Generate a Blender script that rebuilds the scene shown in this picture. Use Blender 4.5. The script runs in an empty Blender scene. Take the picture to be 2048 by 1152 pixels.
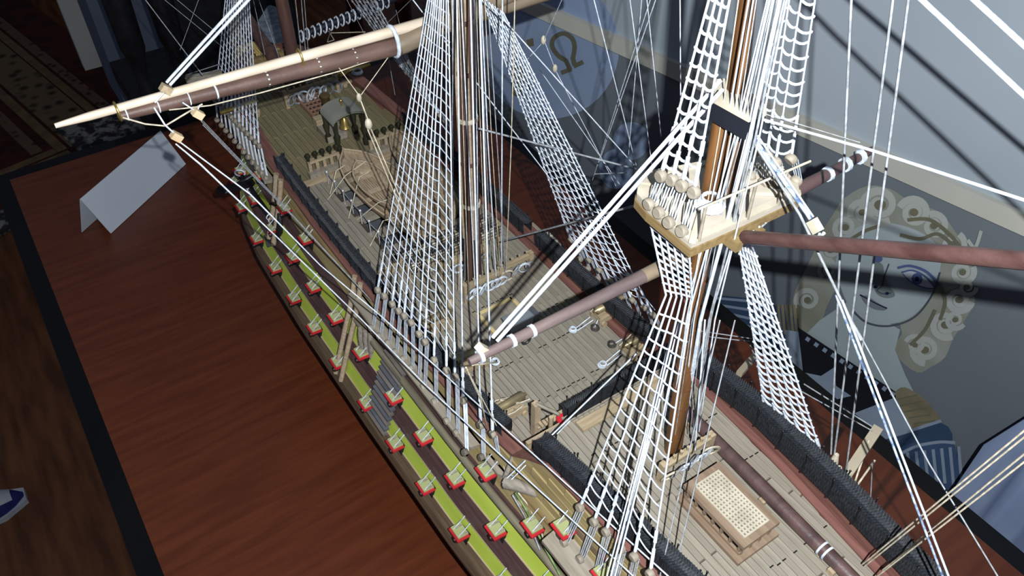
import bpy, math, random
from mathutils import Vector, Matrix
random.seed(7)
V = Vector
S = 1 / 72.0            # the ship is built in full-size metres and shrunk to the 1:72 model
TABLE_Z = 0.75          # table top above the floor
KEEL = -9.5             # table top in ship metres (0 = waterline)
FLOOR = KEEL - TABLE_Z / S

def W(p):               # ship metres -> world metres
    return V((p[0] * S, p[1] * S, TABLE_Z + (p[2] - KEEL) * S))

# ------------------------------------------------------------------ camera
CAM = V((-30.676, 17.842, 41.963)); YAW, PITCH, ROLL, FPX = -0.591886, 0.768177, -0.002725, 1638.8
cf = V((math.cos(PITCH) * math.cos(YAW), math.cos(PITCH) * math.sin(YAW), -math.sin(PITCH)))
cr = cf.cross(V((0, 0, 1))).normalized(); cu = cr.cross(cf)
cr, cu = cr * math.cos(ROLL) + cu * math.sin(ROLL), cu * math.cos(ROLL) - cr * math.sin(ROLL)
sc = bpy.context.scene
cam = bpy.data.cameras.new('camera'); co = bpy.data.objects.new('camera', cam)
sc.collection.objects.link(co); sc.camera = co
cam.sensor_width = 36; cam.lens = FPX / 2048 * 36; cam.clip_start = 0.01; cam.clip_end = 50
m3 = Matrix((cr, cu, -cf)).transposed()
co.matrix_world = Matrix.Translation(W(CAM)) @ m3.to_4x4()

# ------------------------------------------------------------------ light: the phone's flash and a little room light
wd = bpy.data.worlds.new('room_light'); sc.world = wd; wd.use_nodes = True
wd.node_tree.nodes['Background'].inputs[0].default_value = (0.62, 0.72, 1.0, 1)
wd.node_tree.nodes['Background'].inputs[1].default_value = 0.15
fl = bpy.data.lights.new('phone_flash', 'POINT'); fo = bpy.data.objects.new('phone_flash', fl)
sc.collection.objects.link(fo); fo.location = W(CAM + cr * 2.4 + cu * 0.7 - cf * 4.5)
fl.energy = 34.0; fl.shadow_soft_size = 0.0022; fl.color = (0.93, 0.97, 1.0)
sc.view_settings.view_transform = 'Standard'; sc.view_settings.look = 'None'
sc.view_settings.exposure = 0.0; sc.view_settings.gamma = 1.0
sc.view_settings.use_curve_mapping = False

# ------------------------------------------------------------------ where a sight line meets a plane (used to lay things out)
def ray(px, py): return cf + cr * ((px - 1024) / FPX) - cu * ((py - 576) / FPX)
def X(px, py, x): d = ray(px, py); return CAM + d * ((x - CAM.x) / d.x)
def Y(px, py, y): d = ray(px, py); return CAM + d * ((y - CAM.y) / d.y)
def Z(px, py, z): d = ray(px, py); return CAM + d * ((z - CAM.z) / d.z)
WP, WN = V((37, -28.8, 0)), V((-0.19, 1, 0)).normalized()      # the wall behind the table
def WL(px, py, off=0.0):
    d = ray(px, py); return CAM + d * (((WP + WN * off) - CAM).dot(WN) / d.dot(WN))

# ------------------------------------------------------------------ materials
def lin(c): return tuple(((v / 255) / 12.92 if v / 255 <= .04045 else (((v / 255) + .055) / 1.055) ** 2.4) for v in c)
MATS = {}
def mat(name, c1, c2=None, rough=.6, scale=8, stretch=(1, 1, 1), bump=0.0, spec=.3, vary=0.0, metal=0, detail=4, lo=.35, hi=.65, kind='noise', bscale=None):
    if name in MATS: return MATS[name]
    m = bpy.data.materials.new(name); m.use_nodes = True; nt = m.node_tree; N = nt.nodes; L = nt.links
    b = N['Principled BSDF']; b.inputs['Roughness'].default_value = rough
    b.inputs['Specular IOR Level'].default_value = spec; b.inputs['Metallic'].default_value = metal
    c1 = lin(c1); c2 = lin(c2) if c2 else c1
    tc = N.new('ShaderNodeTexCoord'); mp = N.new('ShaderNodeMapping'); L.new(tc.outputs['Object'], mp.inputs[0])
    mp.inputs['Scale'].default_value = [s * scale for s in stretch]
    if kind == 'wave':
        t = N.new('ShaderNodeTexWave'); t.inputs['Scale'].default_value = 1; t.inputs['Distortion'].default_value = 5; t.inputs['Detail'].default_value = 3; fac = t.outputs['Fac']
    elif kind == 'voronoi':
        t = N.new('ShaderNodeTexVoronoi'); t.inputs['Scale'].default_value = 1; fac = t.outputs['Distance']
    else:
        t = N.new('ShaderNodeTexNoise'); t.inputs['Scale'].default_value = 1; t.inputs['Detail'].default_value = detail; fac = t.outputs['Fac']
    L.new(mp.outputs[0], t.inputs['Vector'])
    r = N.new('ShaderNodeValToRGB'); r.color_ramp.elements[0].position = lo; r.color_ramp.elements[1].position = hi
    r.color_ramp.elements[0].color = (*c1, 1); r.color_ramp.elements[1].color = (*c2, 1)
    L.new(fac, r.inputs[0]); out = r.outputs[0]
    if vary:
        oi = N.new('ShaderNodeObjectInfo'); mr = N.new('ShaderNodeMapRange')
        mr.inputs['To Min'].default_value = 1 - vary; mr.inputs['To Max'].default_value = 1 + vary
        L.new(oi.outputs['Random'], mr.inputs['Value'])
        mx = N.new('ShaderNodeVectorMath'); mx.operation = 'SCALE'; L.new(out, mx.inputs[0]); L.new(mr.outputs[0], mx.inputs['Scale']); out = mx.outputs[0]
    L.new(out, b.inputs['Base Color'])
    if bump:
        bp = N.new('ShaderNodeBump'); bp.inputs['Strength'].default_value = bump; bp.inputs['Distance'].default_value = 0.0006
        src = fac
        if bscale:
            t2 = N.new('ShaderNodeTexNoise'); t2.inputs['Scale'].default_value = bscale; t2.inputs['Detail'].default_value = 2
            L.new(tc.outputs['Object'], t2.inputs['Vector']); src = t2.outputs['Fac']
        L.new(src, bp.inputs['Height']); L.new(bp.outputs[0], b.inputs['Normal'])
    MATS[name] = m; return m

LONG = (1, 12, 12); TR = (12, 1, 12)
deckm = mat('deck_planking', (116, 109, 97), (134, 127, 114), .6, 30, LONG, .15, vary=.05)
hullw = mat('walnut_hull', (92, 76, 58), (112, 94, 74), .5, 28, LONG, .15, vary=.06)
yel = mat('yellow_green_paint', (152, 168, 62), (162, 178, 72), .5, 20, (1, 4, 4), .05, spec=.25)
ydull = mat('ochre_planking', (126, 110, 74), (148, 132, 92), .5, 26, LONG, .1, vary=.07)
wale = mat('dark_walnut_wale', (66, 48, 46), (84, 62, 60), .38, 30, LONG, .2, spec=.5)
redb = mat('dull_red_bulwark', (92, 60, 54), (112, 76, 68), .55, 24, LONG, .1)
tan = mat('pale_limewood', (138, 122, 98), (158, 142, 116), .55, 40, LONG, .1, vary=.05)
tany = mat('pale_limewood_across', (134, 118, 94), (154, 138, 112), .55, 40, TR, .1, vary=.05)
grey = mat('weathered_lime_board', (116, 108, 96), (136, 128, 114), .6, 30, LONG, .1)
creamw = mat('cream_maple', (150, 142, 126), (170, 162, 144), .5, 30, (3, 3, 3), .08)
gold = mat('golden_edge_wood', (104, 86, 56), (126, 106, 72), .45, 30, LONG, .1)
spar = mat('dark_brown_spar', (62, 46, 46), (82, 62, 60), .4, 24, (5, 1.2, 5), .25, spec=.5, bscale=500)
sparx = mat('red_brown_spar', (56, 36, 34), (76, 54, 50), .36, 24, (1.2, 5, 5), .25, spec=.5, bscale=500)
mastm = mat('oak_mast', (74, 48, 26), (112, 76, 42), .45, 24, (6, 6, .8), .2)
mastd = mat('dark_mast', (62, 44, 38), (86, 60, 52), .42, 24, (6, 6, .8), .2, spec=.45)
band = mat('black_band', (16, 18, 24), (24, 26, 34), .5, 20)
white_r = mat('white_cotton_line', (158, 166, 176), (196, 202, 210), .85, 260, (1, 1, 1), .5, spec=.1)
cream_r = mat('cream_line', (150, 142, 124), (186, 176, 156), .85, 260, (1, 1, 1), .5, spec=.1)
grey_r = mat('grey_line', (108, 110, 112), (142, 146, 150), .85, 260, (1, 1, 1), .5, spec=.1)
blue_r = mat('blue_grey_twisted_line', (66, 82, 110), (170, 182, 200), .8, 300, (1, 1, 1), .5, spec=.1)
black_r = mat('tarred_black_net', (8, 9, 12), (28, 31, 36), .75, 500, (1, 1, 1), .4, spec=.35)
nett = mat('black_net_thread', (16, 18, 24), (44, 50, 58), .6, 400, (1, 1, 1), .3, spec=.5)
blackp = mat('black_iron', (10, 10, 12), (24, 24, 27), .45, 60, spec=.4)
voidm = mat('dark_opening', (10, 8, 7), (18, 14, 12), .9, 30)
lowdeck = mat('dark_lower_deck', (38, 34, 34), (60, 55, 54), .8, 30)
brass = mat('brass', (176, 150, 84), (200, 174, 104), .3, 60, metal=.9)
steel = mat('bright_steel_pin', (190, 192, 196), (220, 222, 226), .35, 60, metal=.6)
redp = mat('red_paint', (150, 24, 32), (172, 34, 44), .5, 40)
lidy = mat('lid_yellow', (132, 138, 94), (148, 152, 108), .5, 40)
boatw = mat('boat_wood', (136, 120, 98), (160, 142, 118), .55, 60, (1.2, 8, 8), .1, vary=.08)
boatd = mat('boat_inside_wood', (112, 88, 70), (130, 104, 86), .6, 60, (1.2, 8, 8), .1, vary=.05)
greyp = mat('slate_grey_paint', (62, 64, 70), (80, 82, 88), .6, 30)
green = mat('green_line', (70, 96, 52), (110, 130, 80), .8, 200)
tablem = mat('polished_mahogany', (78, 36, 18), (92, 45, 24), .36, 9, (12, 1.2, 9), .06, spec=.4, detail=8, bscale=420)
edge = mat('black_table_edge', (5, 5, 6), (10, 9, 9), .4, 10)
paper = mat('pale_blue_card', (168, 176, 186), (176, 184, 194), .75, 5)
wallu = mat('pale_grey_wall', (158, 170, 178), (172, 182, 190), .8, 3, bump=.06, bscale=90)
walll = mat('slate_grey_wall', (100, 108, 116), (114, 122, 128), .8, 2.4, bump=.08, bscale=90)
rail_m = mat('cream_dado', (182, 182, 172), (198, 196, 184), .6, 6)
floorm = mat('dark_wood_floor', (74, 42, 22), (104, 64, 36), .45, 6, (1, 7, 1), .1)
curt = mat('blue_grey_curtain', (128, 144, 176), (144, 160, 190), .85, 12, bump=.1)

# ------------------------------------------------------------------ mesh building
class M:
    def __init__(s): s.v = []; s.f = []; s.sm = []
    def add(s, vs, fs, smooth=False):
        n = len(s.v); s.v += [V(p) for p in vs]; s.f += [tuple(i + n for i in f) for f in fs]; s.sm += [smooth] * len(fs); return s
    def tube(s, pts, r, n=6, caps=True, flat=1.0):
        pts = [V(p) for p in pts]; k = len(pts)
        rr = r if isinstance(r, (list, tuple)) else [r] * k
        up = None; rings = []
        for i, p in enumerate(pts):
            t = (pts[min(i + 1, k - 1)] - pts[max(i - 1, 0)])
            if t.length < 1e-9: t = V((0, 0, 1))
            t.normalize()
            if up is None: up = V((0, 0, 1)) if abs(t.z) < .9 else V((1, 0, 0))
            a = t.cross(up)
            if a.length < 1e-6: a = t.cross(V((.3, .9, .1)))
            a.normalize(); b = a.cross(t); up = b
            rings.append([p + a * (math.cos(2 * math.pi * j / n + math.pi / n) * rr[i]) + b * (math.sin(2 * math.pi * j / n + math.pi / n) * rr[i] * flat) for j in range(n)])
        vs = [q for g in rings for q in g]
        fs = [(i * n + j, i * n + (j + 1) % n, (i + 1) * n + (j + 1) % n, (i + 1) * n + j) for i in range(k - 1) for j in range(n)]
        s.add(vs, fs, n > 4)
        if caps: s.add(rings[0], [tuple(range(n))[::-1]]); s.add(rings[-1], [tuple(range(n))])
        return s
    def box(s, c, d, ax=None, ay=None):
        c = V(c); ax = V(ax).normalized() if ax is not None else V((1, 0, 0))
        ay = V(ay) if ay is not None else (V((0, 1, 0)) if abs(ax.y) < .9 else V((1, 0, 0)))
        az = ax.cross(ay).normalized(); ay = az.cross(ax).normalized()
        h = [x / 2 for x in d]
        vs = [c + ax * (h[0] * i) + ay * (h[1] * j) + az * (h[2] * k) for i in (-1, 1) for j in (-1, 1) for k in (-1, 1)]
        return s.add(vs, [(0, 1, 3, 2), (4, 6, 7, 5), (0, 4, 5, 1), (2, 3, 7, 6), (0, 2, 6, 4), (1, 5, 7, 3)])
    def bar(s, a, b, w, h, up=(0, 0, 1)):
        a = V(a); b = V(b); d = b - a
        return s.box((a + b) / 2, (d.length, w, h), d, V(up).cross(d))
    def prism(s, poly, off):           # polygon extruded by a vector
        n = len(poly); poly = [V(p) for p in poly]; off = V(off)
        return s.add(poly + [p + off for p in poly], [tuple(range(n)), tuple(range(2 * n - 1, n - 1, -1))] + [(i, i + n, (i + 1) % n + n, (i + 1) % n) for i in range(n)])
    def loft(s, rings, close=False, caps=False, smooth=True):
        n = len(rings[0]); k = len(rings)
        vs = [p for g in rings for p in g]
        fs = [(i * n + j, i * n + (j + 1) % n, (i + 1) * n + (j + 1) % n, (i + 1) * n + j) for i in range(k - 1) for j in range(n if close else n - 1)]
        s.add(vs, fs, smooth)
        if caps: s.add(rings[0], [tuple(range(n))[::-1]]); s.add(rings[-1], [tuple(range(n))])
        return s
    def ball(s, c, r, n=6, m=4, sq=(1, 1, 1)):
        c = V(c); rings = []
        for i in range(m + 1):
            a = math.pi * i / m; rad = max(math.sin(a), .02) * r
            rings.append([c + V((math.cos(2 * math.pi * j / n) * rad * sq[0], math.sin(2 * math.pi * j / n) * rad * sq[1], -math.cos(a) * r * sq[2])) for j in range(n)])
        return s.loft(rings, True, True)
    def ring(s, c, r, t, ax=(0, 0, 1), n=14, sq=1.0, rot=0):
        c = V(c); ax = V(ax).normalized(); a = ax.cross(V((.2, .1, 1)) if abs(ax.z) < .9 else V((1, 0, 0))).normalized(); b = ax.cross(a)
        if rot: a, b = a * math.cos(rot) + b * math.sin(rot), b * math.cos(rot) - a * math.sin(rot)
        P = [c + a * (math.cos(2 * math.pi * i / n) * r) + b * (math.sin(2 * math.pi * i / n) * r * sq) for i in range(n + 1)]
        return s.tube(P, t, 5, False)
    def build(s, name, m, parent=None, label=None, cat=None, group=None, kind=None, origin=None):
        me = bpy.data.meshes.new(name)
        o = bpy.data.objects.new(name, me); sc.collection.objects.link(o)
        if parent is not None:
            base = ROOTS[parent.name]; o.parent = parent
            base_rel = base
            ROOTS[o.name] = base
        else:
            if origin is None:
                xs = [p.x for p in s.v]; ys = [p.y for p in s.v]; zs = [p.z for p in s.v]
                origin = ((min(xs) + max(xs)) / 2, (min(ys) + max(ys)) / 2, min(zs))
            base = W(origin); o.location = base; ROOTS[o.name] = base
        me.from_pydata([W(p) - base for p in s.v], [], s.f)
        me.polygons.foreach_set('use_smooth', s.sm)
        me.materials.append(m); me.update()
        tag(o, label, cat, group, kind); return o
ROOTS = {}
def tag(o, label=None, cat=None, group=None, kind=None):
    if label: o['label'] = label
    if cat: o['category'] = cat
    if group: o['group'] = group
    if kind: o['kind'] = kind
    return o
def empty(name, p, label, cat, group=None):
    o = bpy.data.objects.new(name, None); sc.collection.objects.link(o); o.location = W(p); ROOTS[o.name] = W(p)
    o.empty_display_size = .02
    return tag(o, label, cat, group)
def lerp(a, b, t): return V(a) + (V(b) - V(a)) * t
def interp(x, xs, ys):
    if x <= xs[0]: return ys[0]
    for i in range(len(xs) - 1):
        if x <= xs[i + 1]: return ys[i] + (ys[i + 1] - ys[i]) * (x - xs[i]) / (xs[i + 1] - xs[i])
    return ys[-1]

# ================================================================== THE SETTING
def slab(name, x0, x1, y0, y1, z0, z1, m, **k):
    return M().box(((x0 + x1) / 2, (y0 + y1) / 2, (z0 + z1) / 2), (x1 - x0, y1 - y0, z1 - z0)).build(name, m, **k)
slab('floor', -150, 330, -135, 170, FLOOR - 2, FLOOR, floorm, kind='structure')
slab('wall_far', 300, 304, -135, 170, FLOOR, FLOOR + 190, mat('dim_far_wall', (60, 40, 34), (72, 50, 42), .8, 2), kind='structure')
def along(t, off, z): p = WP - V((1, .19, 0)).normalized() * t + WN * off; return V((p.x, p.y, z))
def wallrun(name, t0, t1, o0, o1, z0, z1, m, **k):
    return M().prism([along(t0, o0, z0), along(t1, o0, z0), along(t1, o1, z0), along(t0, o1, z0)], (0, 0, z1 - z0)).build(name, m, kind='structure', **k)
T0 = -(WL(962, 100) - WP).dot(V((1, .19, 0)).normalized())
wallrun('wall_right', T0, 150, 0, -4, FLOOR, 3.4, walll)
wallrun('wall_right_upper', T0, 150, 0, -4, 3.4, FLOOR + 190, wallu)
wallrun('trim_1', T0, 150, 0, .55, 3.5, 5.1, rail_m)
# wall pier and white door frame at the far left
a = Z(262, 240, FLOOR); 
pier = M().box((a.x + 9, a.y - 12, FLOOR + 95), (18, 24, 190)).build('wall_pier', mat('blue_grey_pier', (96, 106, 124), (108, 118, 134), .8, 2), kind='structure')
b = Z(228, 138, FLOOR)
dj = M(); dj.box((b.x + 3, b.y - 1.5, FLOOR + 95), (6, 3, 190)); dj.box((b.x + 1, b.y - 4.2, FLOOR + 95), (10, 2, 190)); dj.box((b.x + 3, b.y + 3.4, FLOOR + 95), (3, 6, 190))
dj.build('door_1', mat('white_door_frame', (196, 196, 186), (210, 210, 200), .5, 5), kind='structure')
# rug
def rugmat():
    m = mat('persian_rug', (44, 12, 10), (66, 20, 14), .9, 16, kind='voronoi', bump=.3); return m
rg = empty('persian_rug', (190, 40, FLOOR), 'dark red patterned rug with cream borders on the wooden floor', 'rug')
RC = V((153, 16, 0)); RU = V((.98, .2, 0)).normalized(); RV = V((-RU.y, RU.x, 0))
def rr(n, u0, u1, v0, v1, z, m, **k):
    c = RC + RU * ((u0 + u1) / 2) + RV * ((v0 + v1) / 2); return M().box((c.x, c.y, FLOOR + z / 2), (u1 - u0, v1 - v0, z), RU, RV).build(n, m, rg, **k)
rr('rug_field', -13, 132, -26, 90, .8, rugmat())
cb = mat('rug_cream_motif', (40, 30, 22), (100, 82, 58), .9, 22, kind='voronoi', lo=.15, hi=.45)
cb2 = mat('rug_cream_stripe', (92, 72, 48), (110, 88, 60), .9, 30)
fr = mat('rug_grey_fringe', (40, 38, 36), (128, 124, 118), .95, 34, lo=.45, hi=.58, bump=.5, detail=8)
bw = mat('rug_brown_motif', (36, 22, 18), (92, 72, 54), .9, 30, kind='voronoi', lo=.15, hi=.4)
rr('border_stripe', -1, 128, -1.2, .9, 1.0, cb2); rr('border_stripe', -1, 128, -10.8, -2, .95, cb); rr('border_stripe', -1, 128, -13.2, -11.2, 1.0, cb2)
rr('border_stripe', 2, 128, -16.5, -14, .95, bw); rr('border_stripe', 2, 128, 3, 5.5, .95, bw)
rr('border_stripe', -1, .9, 1.0, 88, 1.0, cb2); rr('border_stripe', -10, -2, -1, 88, .95, cb)
rr('fringe', -14, 9, -24, -2.5, 1.1, fr); rr('fringe', -20, -13, -24, 88, .9, fr)
# table
tb = empty('display_table', (0, 0, KEEL), 'long mahogany table with a black rim under the ship model', 'table')
TX0, TX1, TY0, TY1 = -62, 56.6, -24.6, 22.6
M().box(((TX0 + TX1) / 2, (TY0 + TY1) / 2, KEEL - .8), (TX1 - TX0, TY1 - TY0, 1.6)).build('table_top', tablem, tb)
e = M(); c = KEEL - 1.05
e.box(((TX0 + TX1) / 2, TY1 + .75, c), (TX1 - TX0 + 3, 1.5, 2.1)); e.box(((TX0 + TX1) / 2, TY0 - .75, c), (TX1 - TX0 + 3, 1.5, 2.1))
e.box((TX1 + .75, (TY0 + TY1) / 2, c), (1.5, TY1 - TY0, 2.1)); e.box((TX0 - .75, (TY0 + TY1) / 2, c), (1.5, TY1 - TY0, 2.1))
e.build('table_rim', edge, tb)
for x in (TX0 + 5, TX1 - 5):
    for y in (TY0 + 4, TY1 - 4):
        M().tube([(x, y, KEEL - 2), (x, y, KEEL - 10), (x, y, KEEL - 12), (x, y, FLOOR + 6), (x, y, FLOOR)], [2, 2, 1.4, 1.1, 1.4], 10).build('leg', edge, tb)
ap = M()
for y in (TY0 + 3, TY1 - 3): ap.box(((TX0 + TX1) / 2, y, KEEL - 4), (TX1 - TX0 - 8, 1, 4.4))
ap.build('apron', edge, tb)

# tent-folded card
A, B_, C_, D_ = Z(325, 270, KEEL + 4.2), Z(372, 328, KEEL + .05), Z(222, 467, KEEL + .05), Z(160, 398, KEEL + 4.2)
A = V((D_.x + (B_.x - C_.x), D_.y + (B_.y - C_.y), KEEL + 4.2))
cd = empty('folded_card', lerp(B_, C_, .5), 'pale blue-grey card folded like a tent on the table beside the bow', 'card')
n = (B_ - A).cross(D_ - A).normalized() * .06
M().prism([A, B_, C_, D_], n).build('front_flap', paper, cd)
bk = V(((A.x - B_.x) * .9, (A.y - B_.y) * .9, 0))
A2 = V((A.x + bk.x, A.y + bk.y, KEEL + .05)); D2 = V((D_.x + bk.x, D_.y + bk.y, KEEL + .05))
M().prism([A, D_, D2, A2], n).build('back_flap', paper, cd)

# turned dark chair beyond the table
ch = empty('dark_chair', (76, 6, FLOOR), 'black wooden chair with turned posts beyond the far end of the table', 'chair')
def post(px, py, x, zt):
    p = X(px, py, x); z0 = FLOOR
    prof = [(0, 1.5), (8, 1.2), (20, 1.9), (24, 1.2), (36, 1.8), (44, 2.3), (50, 1.9), (52.5, 1.1), (55, 1.4), (57, 2.2), (66, 2.5), (74, 2.3), (78, 1.4), (81, 1.5), (84, 2.4), (92, 2.6), (100, 1.4)]
    M().tube([(p.x, p.y, z0 + h) for h, r in prof if h <= zt], [r * .66 for h, r in prof if h <= zt], 12).build('turned_post', blackp, ch); return p
p1 = post(302, 200, 72, 100); p2 = post(372, 170, 72, 100)
p3 = V((92, p1.y - 2, 0)); p4 = V((92, p2.y - 2, 0))
for p in (p3, p4): M().tube([(p.x, p.y, FLOOR), (p.x, p.y, FLOOR + 18), (p.x, p.y, FLOOR + 44)], [1.1, 1.8, 1.6], 10).build('leg', blackp, ch)
M().box(((72 + 92) / 2, (p1.y + p2.y) / 2 - 1, FLOOR + 44), (24, abs(p1.y - p2.y) + 4, 3)).build('seat', blackp, ch)
M().box((73, p2.y - 9, FLOOR + 72), (1.2, 15, 52)).build('back_panel', blackp, ch)
for z in (94,): M().box((72, (p1.y + p2.y) / 2, FLOOR + z), (1.6, abs(p1.y - p2.y), 6 if z > 60 else 4)).build('back_rail', blackp, ch)
ch2 = empty('dark_chair', (110, -36, FLOOR), 'dark reddish wooden chair behind the bowsprit, nearest the wall', 'chair')
m_rc = mat('dark_cherry_wood', (54, 14, 8), (72, 20, 12), .45, 8)
M().box((122, -38, FLOOR + 46), (30, 30, 4)).build('seat', m_rc, ch2)
M().box((139, -38, FLOOR + 70), (3, 30, 36)).build('backrest', m_rc, ch2)
for x in (110, 135):
    for y in (-51, -25): M().tube([(x, y, FLOOR), (x, y, FLOOR + 44)], 1.6, 8).build('leg', m_rc, ch2)

# slipper at the left edge
s0 = Z(8, 1015, FLOOR)
sl = empty('slipper', s0, 'blue and white slipper toe on the floor at the left edge', 'slipper')
rings = []
for i in range(8):
    t = i / 7; y = s0.y + 6 - 9 * t; wdt = [2.0, 2.3, 2.4, 2.5, 2.4, 2.1, 1.5, .4][i]; h = [3.2, 3.2, 3.1, 2.8, 2.5, 2.1, 1.5, .5][i]
    rings.append([V((s0.x + math.cos(math.pi * j / 8) * wdt, y, FLOOR + .8 + math.sin(math.pi * j / 8) * h)) for j in range(9)])
M().loft(rings, caps=True).build('upper', mat('navy_cloth', (16, 20, 74), (22, 28, 90), .8, 60), sl)
M().prism([(s0.x - 2.4, s0.y + 14, FLOOR), (s0.x - 2.6, s0.y, FLOOR), (s0.x - 1.2, s0.y - 3.2, FLOOR), (s0.x + 1.2, s0.y - 3.2, FLOOR), (s0.x + 2.6, s0.y, FLOOR), (s0.x + 2.4, s0.y + 14, FLOOR)], (0, 0, .9)).build('sole', mat('white_rubber', (150, 152, 160), (160, 164, 172), .7, 20), sl)
M().loft([[V((p.x, p.y, p.z + .08)) for p in r[2:7]] for r in rings[4:7]]).build('white_toe_patch', MATS['white_rubber'], sl)

# curtain hanging against the wall, lower right
def curtain():
    top, bot = -1, -50
    e0, e1 = 57, 110
    n = 90; rows = []
    for z in (FLOOR + 3, -40, -24, -13, -6, 1, 9, 20, 60, 120):
        row = []
        for i in range(n + 1):
            t = e0 + (e1 - e0) * i / n + max(0, (z + 13)) * .28
            o = 4.2 + 1.1 * math.sin(i * .62) + .5 * math.sin(i * 1.7 + 1) + .3 * math.sin(z * .2 + i * .2)
            row.append(along(t, o, z))
        rows.append(row)
    m = M(); m.loft(rows); m.loft([[p - WN * .15 for p in r] for r in rows][::-1]); return m
curtain().build('curtain', curt, label='blue-grey striped curtain hanging in folds right of the mural', cat='curtain')

# ------------------------------------------------------------------ the wall painting (flat paint on the wall, each colour a thin coat)
mu = empty('wall_mural', WL(1800, 800, .02), 'painted mural of a curly-haired face with blue eyes over striped cloth on the wall', 'mural')
LAY = [.04]
def mc(name, c1, c2=None, sc_=9): return mat(name, c1, c2 or c1, .85, sc_, bump=.05)
skin = mc('mural_skin', (150, 164, 168), (162, 174, 176)); hair = mc('mural_hair', (148, 152, 146), (126, 128, 112), 14); hairl = mc('mural_hair_light', (160, 166, 162), (172, 176, 168))
olive = mc('mural_olive', (98, 98, 82), (112, 110, 90)); mblk = mc('mural_black', (14, 16, 24), (22, 24, 34)); mwh = mc('mural_white', (130, 146, 166), (146, 160, 178))
mblue = mc('mural_blue', (44, 66, 92), (54, 78, 106)); mdisc = mc('mural_pale_blue', (136, 156, 186), (148, 166, 194)); mline = mc('mural_line', (66, 74, 84), (74, 80, 90)); mlid = mc('mural_eye_blue', (72, 86, 128), (84, 98, 140)); mpup = mc('mural_pupil', (20, 26, 60)); mtan = mc('mural_gold', (112, 106, 84), (134, 126, 100), 30)
def patch(name, pts, m, step=.035, **k):
    o = LAY[0]; LAY[0] += .006
    P = [WL(x, y, o) for x, y in pts]
    return M().prism(P, -WN * .03).build(name, m, mu, **k)
def ell(cx, cy, rx, ry, n=26, a0=0, a1=360, rot=0):
    R = math.radians; out = []
    for i in range(n + (0 if a1 - a0 >= 360 else 1)):
        a = R(a0 + (a1 - a0) * i / n); x = rx * math.cos(a); y = ry * math.sin(a)
        out.append((cx + x * math.cos(R(rot)) - y * math.sin(R(rot)), cy + x * math.sin(R(rot)) + y * math.cos(R(rot))))
    return out
def stroke(name, pts, w, m, ws=None):
    o = LAY[0]; LAY[0] += .006
    n = len(pts); vs = []; 
    for i, (x, y) in enumerate(pts):
        x0, y0 = pts[max(i - 1, 0)]; x1, y1 = pts[min(i + 1, n - 1)]; d = math.hypot(x1 - x0, y1 - y0) or 1
        ww = (ws[i] if ws else w) / 2; nx, ny = -(y1 - y0) / d * ww, (x1 - x0) / d * ww
        vs += [WL(x + nx, y + ny, o), WL(x - nx, y - ny, o)]
    bk = [p - WN * .03 for p in vs]
    fs = [(2 * i, 2 * i + 1, 2 * i + 3, 2 * i + 2) for i in range(n - 1)]
    m_ = M(); m_.add(vs, fs); m_.add(bk, [f[::-1] for f in fs]); return m_.build(name, m, mu)
def smooth(pts, k=5):
    out = []
    for i in range(len(pts) - 1):
        p0 = pts[max(i - 1, 0)]; p1 = pts[i]; p2 = pts[i + 1]; p3 = pts[min(i + 2, len(pts) - 1)]
        for j in range(k):
            t = j / k
            out.append(tuple(.5 * (2 * p1[a] + (p2[a] - p0[a]) * t + (2 * p0[a] - 5 * p1[a] + 4 * p2[a] - p3[a]) * t * t + (3 * p1[a] - p0[a] - 3 * p2[a] + p3[a]) * t ** 3) for a in range(len(p1))))
    out.append(tuple(pts[-1])); return out
def curl(cx, cy, r, turns=1.6, a0=0, w=13, m=None, sgn=1):
    pts = []
    n = int(22 * turns)
    for i in range(n + 1):
        t = i / n; a = math.radians(a0) + sgn * t * turns * 2 * math.pi; q = r * (1 - .78 * t)
        pts.append((cx + math.cos(a) * q, cy + math.sin(a) * q * .95))
    ws = [w * (1.05 - .55 * i / n) for i in range(n + 1)]
    stroke('hair_curl', pts, w, m or hairl, ws)
# shield disc and letter
patch('pale_disc', ell(1098, 96, 140, 142, 40), mdisc)
patch('olive_patch', [(1020, 138), (1044, 130), (1050, 158), (1040, 196), (1024, 190)], olive)
patch('olive_patch', [(1052, 80), (1066, 76), (1068, 92), (1056, 94)], olive)
for om in ([(1122, 146), (1143, 138)], [(1141, 140), (1131, 119)], [(1131, 121), (1115, 110), (1104, 92), (1108, 76), (1126, 67), (1143, 76), (1149, 94), (1145, 119)], [(1145, 114), (1149, 131)], [(1147, 133), (1166, 124)]):
    stroke('omega_letter', smooth(om, 6), 9, olive)
patch('small_disc', ell(1262, 282, 36, 38), mdisc); patch('small_disc', ell(1232, 338, 34, 40), mdisc)
# hair back, face, neck
patch('hair_mass', smooth([(1590, 640), (1585, 600), (1600, 560), (1625, 510), (1640, 470), (1665, 430), (1690, 395), (1735, 372), (1780, 378), (1815, 400), (1850, 412), (1885, 430), (1915, 470), (1945, 505), (1940, 560), (1950, 600), (1930, 640), (1905, 680), (1890, 715), (1860, 735), (1835, 745), (1800, 720), (1790, 690), (1800, 650), (1700, 560), (1660, 600), (1640, 650), (1610, 680), (1590, 640)], 3)[:-1], hair)
patch('neck', [(1640, 640), (1700, 600), (1800, 660), (1790, 700), (1810, 750), (1835, 800), (1770, 790), (1700, 740), (1620, 700), (1600, 680)], skin)
patch('face', smooth([(1690, 470), (1672, 520), (1680, 570), (1700, 615), (1735, 642), (1780, 648), (1825, 632), (1862, 590), (1880, 540), (1878, 500), (1850, 470), (1800, 450), (1740, 445), (1690, 470)], 5)[:-1], skin)
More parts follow.
